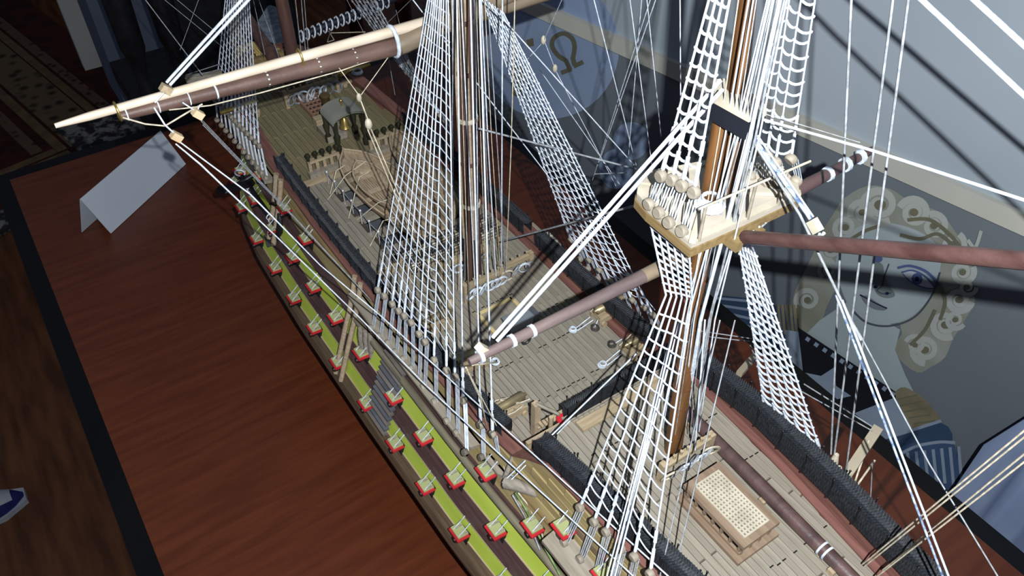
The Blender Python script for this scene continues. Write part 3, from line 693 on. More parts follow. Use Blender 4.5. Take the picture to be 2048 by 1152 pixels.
# shot racks and rolled buckets along the starboard side
p0, p1 = Z(1236, 628, ZQ + .35), Z(1262, 656, ZQ + .35)
sr = M().bar(p0 + (p0 - p1) * .15, p1 + (p1 - p0) * .15, .5, .3).build('shot_rack', redb, ship, label='dull red rack holding a row of black shot')
for i in range(6): M().ball(lerp(p0, p1, i / 5) + V((0, 0, .2)), .17, 8, 6).build('black_shot', blackp, sr)
for (A_, B2, k) in (((1088, 470), (1113, 496), 5), ((1150, 532), (1192, 575), 7)):
    p0, p1 = Z(*A_, 9.5), Z(*B2, 9.5)
    q = M().bar(p0 - V((0, 0, .3)), p1 - V((0, 0, .3)), .9, .2).build('hammock_shelf', tan, ship, label='shelf of cream rolled hammocks by the starboard side')
    for i in range(k):
        for j in (-.2, .22):
            p = lerp(p0, p1, (i + .5) / k) + V((0, j, .0)); M().ball(p, .2, 8, 5, (1, 1.1, 1.1)).build('rolled_hammock', creamw, q)
# binnacle and hatch frames on the quarterdeck
p = Z(1036, 646, ZQ + .4); bn = M().box((p.x, p.y, ZQ + .4), (.8, 1.5, .8)).build('binnacle', mat('grey_lead_paint', (96, 102, 108), (112, 118, 124), .5, 30), ship, label='grey lidded box on the quarterdeck')
M().box((p.x, p.y, ZQ + .84), (.9, 1.6, .1)).build('lid', MATS['grey_lead_paint'], bn)
M().box((p.x, p.y - 1.0, ZQ + .4), (.7, .5, .7)).build('side_locker', greyp, bn)
def frame(x0, x1, y0, y1, z, name, m, fill=None, h=.25, grat=None, label=None):
    f = M()
    for (c, d) in ((((x0 + x1) / 2, y0, z + h / 2), (x1 - x0 + .2, .2, h)), (((x0 + x1) / 2, y1, z + h / 2), (x1 - x0 + .2, .2, h)), ((x0, (y0 + y1) / 2, z + h / 2), (.2, y1 - y0, h)), ((x1, (y0 + y1) / 2, z + h / 2), (.2, y1 - y0, h))): f.box(c, d)
    o = f.build(name, m, ship, label=label, kind='stuff')
    if fill: M().box(((x0 + x1) / 2, (y0 + y1) / 2, z + h * .3), (x1 - x0, y1 - y0, .08)).build('opening', fill, o)
    if grat:
        a_, b_ = grat
        for i in range(1, a_): M().box((x0 + (x1 - x0) * i / a_, (y0 + y1) / 2, z + h * .8), (.1, y1 - y0, .12)).build('grating_bar', m, o)
        for i in range(1, b_): M().box(((x0 + x1) / 2, y0 + (y1 - y0) * i / b_, z + h * .82), (x1 - x0, .1, .12)).build('grating_bar', m, o)
    return o
frame(-5.3, -2.6, -1.0, 1.3, ZQ, 'hatch_frame', mat('pale_yellow_frame', (172, 152, 104), (186, 168, 122), .5, 20), deckm, .16, label='low pale hatch frame ahead of the binnacle')
hatch = [Z(603, 200, ZF + .2), Z(640, 184, ZF + .2), Z(668, 228, ZF + .2), Z(632, 246, ZF + .2)]
hx0, hx1 = min(q.x for q in hatch), max(q.x for q in hatch); hy0, hy1 = min(q.y for q in hatch) + .2, max(q.y for q in hatch) - .2
frame(hx0, hx1, hy0, hy1, ZF, 'grating_hatch', mat('rosy_brown_wood', (112, 82, 64), (132, 100, 80), .55, 30), lowdeck, .35, (7, 5), label='reddish brown grating hatch on the forecastle')
p = Z(664, 262, ZF + .3); M().box((p.x, p.y, ZF + .25), (1.9, 1.5, .5)).build('low_hatch', grey, ship)
M().box((p.x + 1.2, p.y + .1, ZF + .5), (.7, 1.3, .9)).build('hatch_box', tany, ship)
p = Z(658, 236, ZF + .1); cp = M().tube([(p.x, p.y, ZF), (p.x, p.y, ZF + 1.9), (p.x, p.y, ZF + 1.95), (p.x, p.y, ZF + 2.1)], [.3, .3, .38, .36], 12).build('galley_chimney', mat('dull_brass', (112, 92, 58), (134, 112, 74), .4, 40, metal=.7), ship, label='dull brass galley chimney')
# belfry
p = Z(702, 292, ZF); bx, by = p.x + .5, p.y
bf = M(); rr_ = []
for i in range(9):
    a_ = math.pi * (i / 8); rr_.append([V((bx + xx, by + math.cos(a_) * 1.25, ZF + 2.5 + math.sin(a_) * .55)) for xx in (-1.1, 1.1)] )
bf.loft(rr_, smooth=True); bf.loft([[q - V((0, 0, .15)) for q in r_][::-1] for r_ in rr_]); bfo = bf.build('belfry', mat('lead_grey_roof', (108, 108, 98), (128, 128, 116), .5, 20), ship, label='belfry with a curved grey roof on dark turned posts')
for dx in (-.9, .9):
    for dy in (-1.05, 1.05):
        M().tube([(bx + dx, by + dy, ZF), (bx + dx, by + dy, ZF + .5), (bx + dx, by + dy, ZF + .7), (bx + dx, by + dy, ZF + 1.4), (bx + dx, by + dy, ZF + 1.6), (bx + dx, by + dy, ZF + 2.5)], [.24, .24, .13, .24, .13, .18], 8).build('turned_post', mat('olive_black_post', (30, 30, 20), (44, 42, 30), .4, 40), bfo)
M().tube([(bx, by, ZF + 2.1), (bx, by, ZF + 1.9), (bx, by, ZF + 1.6), (bx, by, ZF + 1.35)], [.1, .25, .3, .42], 12).build('bell', brass, bfo)
M().tube([(bx, by, ZF + 3.0), (bx, by, ZF + 3.35)], [.08, .04], 6).ball((bx, by, ZF + 3.45), .14).build('finial', brass, bfo)
# forecastle break rails with timberheads, white beam below
for (a_, b_) in (((622, 312), (690, 292)), ((740, 272), (800, 248))):
    p0, p1 = Z(*a_, ZF + 1.2), Z(*b_, ZF + 1.2); x = (p0.x + p1.x) / 2 ; x = 14.9
    y0, y1 = (3.7, 1.6) if a_[0] < 700 else (-.9, -3.2)
    o = M().box((x, (y0 + y1) / 2, ZF + 1.15), (.34, abs(y0 - y1), .2)).build('break_rail', tany, ship, label='pale rail with dark timberheads at the forecastle break')
    M().box((x - .25, (y0 + y1) / 2, ZF + .2), (.5, abs(y0 - y1) + .5, .5)).build('rail_beam', grey, o)
    n = 5
    for i in range(n):
        y = y0 + (y1 - y0) * i / (n - 1)
        M().box((x, y, ZF + .6), (.22, .2, 1.1)).build('baluster', boatw, o)
        M().tube([(x, y, ZF + 1.25), (x, y, ZF + 1.4), (x, y, ZF + 1.65), (x, y, ZF + 1.8)], [.1, .1, .2, .14], 6).build('timberhead', MATS['olive_black_post'], o)
# skid beams, waist panels and boats
for i, x in enumerate((13.0, 11.1, 9.2, 7.3, 5.4)):
    M().box((x, .2, 8.1), (.5, 6.2, .4)).build('skid_beam', grey, ship, label='grey skid beam across the open waist')
for x in (12.1, 10.2, 8.3, 6.4): M().box((x, 2.3, 7.8), (1.2, 1.2, .12)).build('slate_panel', greyp, ship)
for x in (12.1, 10.2): M().box((x, -1.9, 7.8), (1.2, 1.4, .12)).build('slate_panel', greyp, ship)
M().box((13.6, .2, 8.2), (.5, 6.2, .4)).build('waist_beam', grey, ship)
for i in range(9):     # hand posts along the waist opening
    x = 13.6 - i * 1.25
    for y in (3.05,): M().tube([(x, y, 8.3), (x, y, 9.3)], .05, 5).ball((x, y, 9.36), .11, 6, 4).build('hand_post', steel, ship)
rope('hand_line', [(13.6 - i * 1.25, 3.05, 9.3 - (.12 if i % 2 else 0)) for i in range(9)], .035, grey_r)
def boat(bow, stern, beam, depth, z, label, nth=4, slats=True, inner_m=None):
    bow = V(bow); stern = V(stern); ax = (bow - stern); L_ = ax.length; ax.normalize(); sd = V((-ax.y, ax.x, 0))
    N_ = 14
    def half(t): return beam / 2 * (math.sin(min(1, t * 1.25 + .28) * math.pi / 2) if t < .5 else max(0, math.cos(max(0, (t - .42) / .58) ** 2.1 * math.pi / 2)) ** .75) * (1 if t > .1 else .9)
    def sheer(t): return z + depth + .35 * (abs(t - .4) / .6) ** 2
    out = []; inn = []
    for i in range(N_ + 1):
        t = i / N_; h = max(half(t), .03); p = stern + ax * (L_ * t); zs = sheer(t); k = z + (.25 * (max(0, t - .75) / .25) ** 2)
        pr = [(1, zs), (.97, zs - depth * .3), (.85, zs - depth * .62), (.5, k + .12), (.06, k), (-.06, k), (-.5, k + .12), (-.85, zs - depth * .62), (-.97, zs - depth * .3), (-1, zs)]
        out.append([V((p.x + sd.x * h * a_, p.y + sd.y * h * a_, q)) for a_, q in pr])
        h2 = max(h - .09, .01)
        inn.append([V((p.x + sd.x * h2 * a_, p.y + sd.y * h2 * a_, max(q + (.09 if abs(a_) < .9 else 0), k + .09))) for a_, q in pr][::-1])
    m = M().loft(out).loft(inn); m.add(out[0], [tuple(range(10))]); o = m.build('ship_boat', boatw, ship, label=label)
    for s in (0, -1):
        M().tube([V((out[i][s].x, out[i][s].y, out[i][s].z + .03)) for i in range(N_ + 1)], .085, 6).build('gunwale', boatw, o)
    M().tube([out[N_][4] , out[N_][0] + V((0, 0, .15)) + ax * .05], .07, 5).build('stem_post', boatw, o)
    for i in range(nth):
        t = .16 + .62 * i / (nth - 1); p = stern + ax * (L_ * t); h = half(t) - .06
        M().box((p.x, p.y, sheer(t) - depth * .3), (.36, 2 * h, .07), ax, sd).build('thwart', boatw, o)
    t = .06; p = stern + ax * (L_ * t); M().box((p.x, p.y, sheer(t) - depth * .3), (L_ * .1, 1.7 * half(t), .07), ax, sd).build('stern_bench', boatw, o)
    fp = [stern + ax * (L_ * tt) + sd * (s * half(tt) * .93) for s, tt in ((1, .84), (1, .93), (0, .985), (-1, .93), (-1, .84))]
    M().prism([V((q.x, q.y, sheer(.9) - depth * .22)) for q in fp], (0, 0, .06)).build('bow_platform', boatw, o)
    for j in range(-3, 4):
        if slats: a0 = stern + ax * (L_ * .12) + sd * (j * beam * .085); a1 = stern + ax * (L_ * .8) + sd * (j * beam * .085 * .8); M().bar((a0.x, a0.y, z + .28), (a1.x, a1.y, z + .28), beam * .05, .05).build('floor_slat', boatw, o)
    for i in range(3, N_ - 1):
        mm = M(); 
        for s in (1, -1):
            h = half(i / N_) - .1; p = stern + ax * (L_ * i / N_)
            mm.tube([(p.x + sd.x * h * s * a_, p.y + sd.y * h * s * a_, q) for a_, q in ((1, sheer(i / N_) - .1), (.93, sheer(i / N_) - depth * .5), (.6, z + .25), (0, z + .2))], .035, 4)
        mm.build('rib', boatd, o, kind='stuff')
    return o
bo = lambda px, py, z: Z(px, py, z)
p, q = bo(688, 303, 9.8), bo(900, 472, 9.8)
boat((p.x, p.y, 0), (q.x, q.y + .2, 0), 3.5, 1.15, 8.45, 'large open ship boat carrying a smaller boat')
p, q = bo(714, 322, 10.3), bo(794, 402, 10.3)
boat((p.x, p.y, 0), (q.x, q.y, 0), 2.0, .75, 9.2, 'small boat stowed inside the large boat', 3)
p, q = bo(786, 262, 9.6), bo(905, 410, 9.6)
boat((p.x, p.y, 0), (q.x, q.y, 0), 2.2, 1.0, 8.4, 'slender ship boat on the starboard side')
for (a_, b_, c_) in (((732, 322, 10.5), (690, 352, 10.0), (655, 400, 8.6)), ((740, 342, 10.4), (718, 355, 10.2), (697, 437, 8.5)), ((790, 395, 10.6), (757, 405, 10.2), (714, 440, 8.5)), ((795, 433, 10.2), (766, 442, 10), (740, 492, 8.5)), ((690, 330, 10), (672, 342, 9.9), (660, 388, 8.5))):
    rope('boat_lashing', [Z(*a_[:2], a_[2]), Z(*b_[:2], b_[2]), Z(*c_[:2], c_[2])], .04, cream_r)
# spare topmast timbers and barricade ahead of and around the main mast
for k, x in enumerate((3.0, 2.0)):
    o = M().box((x, .1, 9.3), (.5, 6.0, .16)).build('mast_barricade', tany, ship, label='row of pale rolled hammocks under black netting by the main mast')
    for i in range(15):
        M().ball((x, 2.9 - i * .4, 9.55), .21, 7, 4, (1.2, .9, 1.1)).build('rolled_hammock', creamw, o)
    nn = M()
    for i in range(20): nn.tube([(x - .34, 3.1 - i * .32, 9.2), (x - .3, 3.1 - i * .32, 9.95), (x + .3, 3.1 - i * .32, 9.95), (x + .34, 3.1 - i * .32, 9.2)], .03, 3, False)
    for z_, dx in ((9.5, -.33), (9.75, -.32), (9.97, -.3), (9.97, 0), (9.97, .3), (9.6, .33)): nn.tube([(x + dx, 3.2, z_), (x + dx, -3.1, z_)], .03, 3, False)
    nn.build('net_mesh', nett, o, kind='stuff')
    for y in (3.2, 1.6, 0, -1.5, -3.1): M().box((x, y, 9.0), (.2, .2, 1.4)).build('rail_post', tany, o)
M().box((-.9, 2.4, 9.1), (.5, .5, 1.5)).build('bitt', grey, ship); M().box((.9, 2.3, 9.1), (.5, .5, 1.5)).build('bitt', grey, ship)
# poop ladder head, handrail, bucket
p = Z(1072, 815, 10.6); M().box((p.x, p.y, 9.6), (.34, .34, 2.6)).build('ladder_post', boatw, ship)
q = Z(1118, 842, 10.6); M().tube([(p.x, p.y, 10.9), (q.x, q.y, 11.1)], .09, 6).build('hand_rail', grey, ship)
for i in range(5): M().box((p.x + .2 - i * .28, p.y - .6, ZQ + .35 + i * .45), (.34, 1.2, .08)).build('ladder_step', tany, ship)
p = Z(1127, 846, 10.6)
for d in (0, -.62): M().tube([(p.x + .1, p.y + d, 10.1), (p.x + .1, p.y + d, 10.85)], [.2, .3], 12).build('fire_bucket', redp, ship)
for (a_, b_) in (((1000, 800), (1040, 806)), ((1010, 812), (1060, 798)), ((985, 800), (1000, 815)), ((1015, 830), (1045, 812))): rope('gun_tackle', [Z(*a_, 9.3), Z((a_[0] + b_[0]) / 2, (a_[1] + b_[1]) / 2 + 3, 9.1), Z(*b_, 9.4)], .05, cream_r)
# bowsprit, beakhead gratings, card plaque
M().tube([(27.5, YC - .2, 8.9), (33, YC - .2, 10.4), (45, YC - .2, 14.0)], [.55, .5, .36], 14).build('bowsprit', mastd, ship, label='dark bowsprit rising beyond the forecastle')
for s in (1, -1):
    x0, x1 = 31.0, 36.5; o = M().prism([(x0, YC + s * .3, 7.6), (x0, YC + s * 2.5, 7.6), (x1, YC + s * .9, 7.9), (x1, YC + s * .25, 7.9)], (0, 0, .1)).build('beakhead', mat('beakhead_void', (60, 50, 32), (70, 60, 40), .7, 20), ship)
    gm = mat('yellow_grating', (186, 158, 96), (202, 176, 116), .5, 30)
    for i in range(12): x = x0 + (x1 - x0) * i / 11; w_ = 2.5 - 1.6 * i / 11; M().box((x, YC + s * (w_ / 2 + .1), 7.85), (.18, w_, .14)).build('grating_bar', gm, o)
    for i in range(6): M().bar((x0, YC + s * (.3 + 2.1 * i / 5), 7.88), (x1, YC + s * (.25 + .65 * i / 5), 7.98), .16, .14).build('grating_bar', gm, o)
    M().tube([(30.8, YC + s * 2.8, 8.4), (33, YC + s * 2.2, 7.7), (36.8, YC + s * .9, 8.3), (39, YC + s * .3, 9.4)], .22, 8).build('head_rail', gold, ship)
stem = M().prism([(30.5, YC - .25, -8.5), (33, YC - .25, -2), (33.5, YC - .25, 3), (37, YC - .25, 6.5), (39.5, YC - .25, 8.6), (39, YC - .25, 9.4), (36.5, YC - .25, 7.6), (31, YC - .25, 7.4), (29, YC - .25, 0)], (0, .5, 0)).build('cutwater', hullw, ship)
M().box((30.9, YC, 8.3), (.4, 4.6, 2.4)).build('beakhead_bulkhead', gold, ship)
# stern closing
M().prism([(-31.6, YC + s * w, z) for s, z, w in ((1, 2, 4.2), (1, 12.3, 3.6), (-1, 12.3, 3.6), (-1, 2, 4.2))], (-.5, 0, 0)).build('transom', ydull, ship)
# cradle
for x in (-18, 0, 16):
    c = M().box((x, YC, KEEL + .35), (1.6, 9, .7)); c.box((x, YC + 3.2, KEEL + 1.6), (1.6, .8, 2.4)); c.box((x, YC - 3.2, KEEL + 1.6), (1.6, .8, 2.4)); c.build('cradle_block', hullw, ship, kind='stuff')
# anchors on the port side
def anchor(sh0, sh1, z0, z1, span, stock_m):
    a_ = Z(*sh0, z0); b_ = Z(*sh1, z1); d = (b_ - a_).normalized(); out = V((0, 1, 0)); sd = d.cross(V((0, 1, .3))).normalized()
    o = M().tube([a_, b_], [.16, .24], 8).build('anchor', blackp, ship, label='black iron anchor lashed under the fore channel')
    M().tube([b_ + sd * (-span) - d * span * .7, b_ + sd * (-span * .55) - d * span * .18, b_, b_ + sd * span * .55 - d * span * .18, b_ + sd * span - d * span * .7], [.1, .2, .28, .2, .1], 8).build('arm', blackp, o)
    for s in (1, -1): M().box(b_ + sd * (span * .85 * s) - d * span * .5, (.9, .7, .1), d + sd * s * .6, (0, 1, 0)).build('fluke', blackp, o)
    M().tube([a_ + V((0, -1.6, .5)) + d * .5, a_ + d * .5, a_ + V((0, 1.6, -.5)) + d * .5], [.14, .24, .14], 6).build('stock', stock_m, o)
    M().ring(a_ - d * .35, .35, .07, sd, 12).build('anchor_ring', white_r, o)
    for t in (.2, .25, .75, .8): M().ring(lerp(a_, b_, t), .27, .05, d, 10).build('white_lashing', white_r, o)
anchor((484, 352), (560, 462), 6.6, 5.6, 2.0, blackp)
for (a_, b_, w_) in (((436, 381), (505, 366), .3),): M().bar(Z(*a_, 5.8), Z(*b_, 7.2), .45, .4).build('anchor_stock', blackp, ship)
# wooden davit piece and block clump on the quarter
k = [Z(1012, 964, 8.6), Z(1040, 972, 8.8), Z(1075, 985, 8.9), Z(1108, 977, 9)]
M().tube(k, [.34, .3, .26, .14], 8).build('fish_davit', mat('grey_driftwood', (104, 98, 90), (132, 124, 112), .6, 40, LONG, .2), ship, label='weathered grey timber piece beside the quarter')
M().tube([Z(1030, 905, 9.6), Z(1010, 955, 8.4)], .14, 6).build('davit_strut', MATS['grey_driftwood'], ship)
M().tube([Z(1010, 960, 8.3), Z(1090, 925, 9.6)], .09, 6).build('davit_pin', steel, ship)
for i, (px, py) in enumerate([(1022, 975), (1034, 990), (1040, 1005), (1052, 1018), (1008, 948), (1020, 938), (1068, 1065), (1085, 1085)]):
    c = Z(px, py, 7.9 - .1 * i); bl = M().ball(c, .2 if i < 6 else .14, 8, 6, (1.2, .7, 1)).build('tackle_block', random.choice([creamw, grey, tan]), ship)
rope('tackle_fall', [Z(1030, 985, 8.4), Z(1050, 1015, 7.9), Z(1072, 1060, 7.6), Z(1088, 1092, 7.4), Z(1120, 1150, 7.2)], .06, green)
rope('tackle_fall', [Z(1025, 990, 8.2), Z(1048, 1030, 7.7), Z(1070, 1075, 7.4), Z(1080, 1100, 7.2)], .05, grey_r)
rope('tackle_fall', [Z(1036, 985, 8.4), Z(1058, 1012, 7.9), Z(1082, 1062, 7.6), Z(1092, 1095, 7.4)], .05, cream_r)
# rolled rope fenders just ahead of the channel
for i in range(3): 
    p = Z(722 + i * 10, 668 + i * 6, 6.8); M().tube([p + V((0, 0, .5)), p, p + V((0, .1, -1.6))], [.12, .22, .2], 8).build('lantern_case', MATS['grey_driftwood'], ship)
# side gallery ornament near the frame's bottom
p = Z(1212, 1118, 9.4); M().tube([(p.x, p.y, 8.9), (p.x, p.y, 9.9)], [.2, .3], 12).build('fire_bucket', redp, ship)
for px, py in ((1238, 1125), (1262, 1150)):
    p = Z(px, py, 9.8); M().box((p.x, p.y, 9.8), (1.0, .14, .8)).build('stern_window', gold, ship); M().box((p.x, p.y + .06, 9.8), (.6, .1, .5)).build('window_void', voidm, ship)

# ------------------------------------------------------------------ masts, tops, yards
def mast(name, pts, r, m, n=16, **k): return M().tube(pts, r, n).build(name, m, ship, **k)
MA = [V((0, 0, 7)), V((-.1, 0, 16)), V((-.3, 0, 30)), V((-.35, 0, 36))]
mm = mast('main_mast', MA, [.52, .5, .46, .4], mastd, label='dark brown main mast wrapped with pale bands')
for z in (11.5, 14.2, 17, 19.6, 22.2, 24.8, 27.4): M().tube([(-.02 - .01 * z, 0, z), (-.02 - .01 * z, 0, z + .22)], .53, 16).build('mast_hoop', cream_r if z in (14.2, 19.6) else mastd, mm)
M().tube([(-.5, .12, 12), (-.7, .12, 30), (-.75, .12, 36)], .07, 8).build('mast_batten', tan, mm); M().tube([(-.05, .5, 12), (-.25, .5, 30), (-.3, .5, 36)], .08, 8).build('mast_batten', tan, mm)
mast('fore_mast', [(25.3, 0, 7.5), (25.2, 0, 20), (25.1, 0, 30)], [.5, .45, .4], mastd, label='dark fore mast beyond the forecastle hatch')
q0 = Z(1346, 900, 10.8); q1 = Z(1398, 540, 21.6); q2 = Z(1448, 200, 28.6)
mz = mast('mizzen_mast', [q0, q1, q2], [.4, .34, .27], mastm, label='golden brown oak mizzen mast')
for i in range(7):
    c = lerp(q1, q0, .04 + i * .11); M().tube([c, c + V((0, 0, .05))], .40, 14).build('mast_hoop', mat('red_brown_cord', (80, 46, 30), (96, 58, 40), .6, 100), mz)
t0 = Z(1462, 385, 25.2); t1 = Y(1474, 175, t0.y - .1); t2 = Y(1496, -10, t0.y - .1)
mast('mizzen_topmast', [t0, t1, t2, t2 + (t2 - t1) * 2.5], [.36, .33, .28, .22], mastm, label='oak mizzen topmast passing through the black-edged cap')
# masthead cap
cp_ = [Z(x, y, 28.6) for x, y in ((1425, 205), (1432, 165), (1452, 163), (1522, 205), (1532, 232), (1497, 245))]
c = M().prism(cp_, (0, 0, .12)).build('mast_cap', creamw, ship, label='cream mast cap with a black band round its edge')
ctr = sum(cp_, V((0, 0, 0))) / 6
M().prism([p - V((0, 0, .62)) for p in cp_], (0, 0, .62)).build('black_band', band, c)
# mizzen top
ZT = 24.7
rim = [Z(x, y, ZT) for x, y in ((1382, 497), (1340, 462), (1295, 425), (1272, 398), (1276, 376), (1300, 352), (1345, 345), (1420, 330), (1500, 325), (1560, 345), (1592, 378), (1597, 400), (1490, 450))]
top = M().prism(rim, (0, 0, .16)).build('mizzen_top', mat('grey_beige_top', (150, 142, 130), (168, 160, 146), .5, 20), ship, label='broad D-shaped mizzen top with cream rim')
cc = sum(rim, V((0, 0, 0))) / len(rim)
M().prism([cc + (p - cc) * 1.02 - V((0, 0, .35)) for p in rim], (0, 0, .33)).build('top_edge', gold, top)
for i in range(len(rim)):
    a_, b_ = rim[i], rim[(i + 1) % len(rim)]; ia, ib = cc + (a_ - cc) * .84, cc + (b_ - cc) * .84
    M().prism([a_ + V((0, 0, .16)), b_ + V((0, 0, .16)), ib + V((0, 0, .16)), ia + V((0, 0, .16))], (0, 0, .1)).build('rim_board', creamw, top)
for i in (0, 2, 4, 6, 9, 11):
    a_ = rim[i]; M().bar(a_ + V((0, 0, .28)), cc + (a_ - cc) * .35 + V((0, 0, .22)), .22, .14).build('top_batten', creamw, top)
for i in range(7):
    a_ = lerp(rim[0], rim[11], .06 + i * .145); 
    if i in (0, 3, 5): M().tube([a_ + V((0, 0, .2)), a_ + V((0, 0, 1.6))], .06, 5).build('rail_stanchion', grey, top)
M().tube([rim[0] + V((0, 0, 1.6)), rim[11] + V((0, 0, 1.6))], .045, 6).build('top_hand_rail', cream_r, top)
for y_ in (.5, -.5): M().bar((cc.x + 2.2, cc.y + y_, ZT - .55), (cc.x - 2.2, cc.y + y_, ZT - .55), .3, .4).build('trestle_tree', gold, top)
coil(Z(1420, 410, ZT + .35), .5, m=white_r, turns=7)
# yards
def yard(a_, b_, r0, r1, m, name='yard', n=12, label=None, prof=None):
    return M().tube([a_, lerp(a_, b_, .12), lerp(a_, b_, .5), b_], [r0 * .8, r0, (r0 + r1) / 2, r1], n).build(name, m, ship, label=label)
ya = X(240, 232, .8); yb = X(795, 92, .8)
main_y = yard(ya, yb, .24, .42, mat('dusty_brown_yard', (68, 50, 45), (92, 72, 64), .5, 24, (5, 1.2, 5), .2, bscale=500), 'main_yard', label='dusty brown main yard reaching out to port')
yc_ = X(900, 42, .8); M().tube([yb, lerp(yb, yc_, .1), yc_, yc_ + (yc_ - yb) * 2], [.46, .5, .5, .5], 8).build('yard_octagon', mat('greyed_oak_yard', (100, 88, 72), (120, 106, 88), .5, 24, (5, 1.2, 5), .15), main_y, label='eight-sided pale middle of the yard')
sa, sb = X(110, 252, .95), X(850, 45, .95)
up_ = V((.25, 0, .55))
st_ = M().tube([sa, lerp(sa, sb, .08), lerp(sa, sb, .55), sb], [.1, .17, .22, .26], 8).build('studding_sail_boom', mat('bleached_pine', (176, 162, 142), (194, 180, 162), .5, 30, (5, 1.2, 5)), ship, label='pale pine boom lying above the main yard')
for (px, py) in ((235, 218), (600, 110), (786, 78)):
    c = X(px, py + 5, .85); M().ring(c - V((0, 0, .0)), .3 if px < 700 else .56, .05 if px < 700 else .1, (0, 1, 0), 14, sq=1.25).build('boom_iron', white_r if px > 700 else brass, st_)
for t in (.0, .1, .2, .29, .47, .66, .8):
    c = lerp(ya, yb, t + .018); r_ = .2 + .17 * t
    M().tube([c, lerp(ya, yb, t + .022 + (.002 if t > .25 else 0))], r_ + .05, 10).build('rope_band', white_r, main_y)
xa, xb = X(938, 724, -15.6), X(1285, 553, -15.6); xc = X(1335, 528, -15.6); xd = X(1400, 495, -15.6)
xj = yard(xa, xb, .17, .26, mat('dusty_purple_spar', (74, 62, 62), (98, 84, 82), .5, 24, (5, 1.2, 5), .2, bscale=500), 'crossjack_yard', label='dark crossjack yard reaching out to port below the mizzen top')
M().tube([xb, xc, xd], [.27, .29, .29], 8).build('yard_octagon', MATS['greyed_oak_yard'], xj)
for t in (.05, .22, .33): c = lerp(xa, xb, t); M().tube([c, lerp(xa, xb, t + .018)], .235, 10).build('white_seizing', white_r, xj)
e0, e1 = X(1530, 415, -15.6), X(1745, 300, -15.6)
xs_ = M().tube([e0, lerp(e0, e1, .4), e1], [.3, .27, .16], 12).build('crossjack_yard', spar, ship, label='starboard arm of the crossjack yard beyond the mizzen top')
for t in (.55, .72, .86): c = lerp(e0, e1, t); M().tube([c, lerp(e0, e1, t + .03)], .31, 10).build('white_seizing', white_r, xs_)
for (a_, b_) in (((1540, 405), (1700, 318)), ((1600, 383), (1745, 330))): pass
g0, g1 = Y(1490, 474, 0), Y(2060, 522, 0); g1 = g1 + (g1 - g0) * 1.1
M().tube([g0, lerp(g0, g1, .5), g1], [.23, .235, .22], 14).build('gaff', sparx, ship, label='long red-brown gaff running aft from the mizzen mast')
# starboard main yard end seen beyond the mast
w0, w1 = X(955, 28, .8), X(1000, 14, .8); M().tube([w0, w1 + (w1 - w0) * 4], .4, 10).build('main_yard_arm', MATS['greyed_oak_yard'], ship)
# chain of hooks (jackstay) across the fore mast
ja, jb = X(600, 72, 26), X(770, 4, 26)
jk = M().tube([ja, jb, jb + (jb - ja) * .5], .3, 8).build('fore_yard', band, ship, label='black fore yard wound with white hooks')
for i in range(16):
    c = lerp(ja, jb, i / 15.) ; M().ring(c + V((-.3, 0, .1)), .36, .07, (0, 1, .3), 9, sq=1.2, rot=.5).build('white_hook', white_r, jk)
# davits on the starboard side
d0, d1 = Y(1690, 955, -5.2), Z(1757, 855, 12.6)
dv = M().bar(d0, d1, .42, .3).build('boat_davit', mat('pale_davit', (120, 110, 92), (138, 128, 108), .5, 30), ship, label='pale beam davit standing out to starboard')
f0, f1 = Y(1478, 748, -5.2), Z(1510, 712, 11.5); M().bar(f0, f1, .3, .25).build('boat_davit', MATS['pale_davit'], ship)
k = Z(1747, 872, 12.2); kb = Z(1706, 982, 10.4)
M().tube([k, k - V((0, 0, .9))], [.13, .08], 6).build('tackle_block', creamw, dv); M().ball(kb, .24, 8, 6).build('tackle_block', grey, dv)
rope('davit_tackle', [Z(1738, 880, 12.4), kb + V((0, .1, 0))], .05, cream_r, parent=dv); rope('davit_tackle', [Z(1750, 920, 11.6), kb], .05, cream_r, parent=dv)
rope('davit_tackle', [Z(1745, 925, 11.6), Z(1740, 1020, 9)], .025, grey_r, parent=dv)

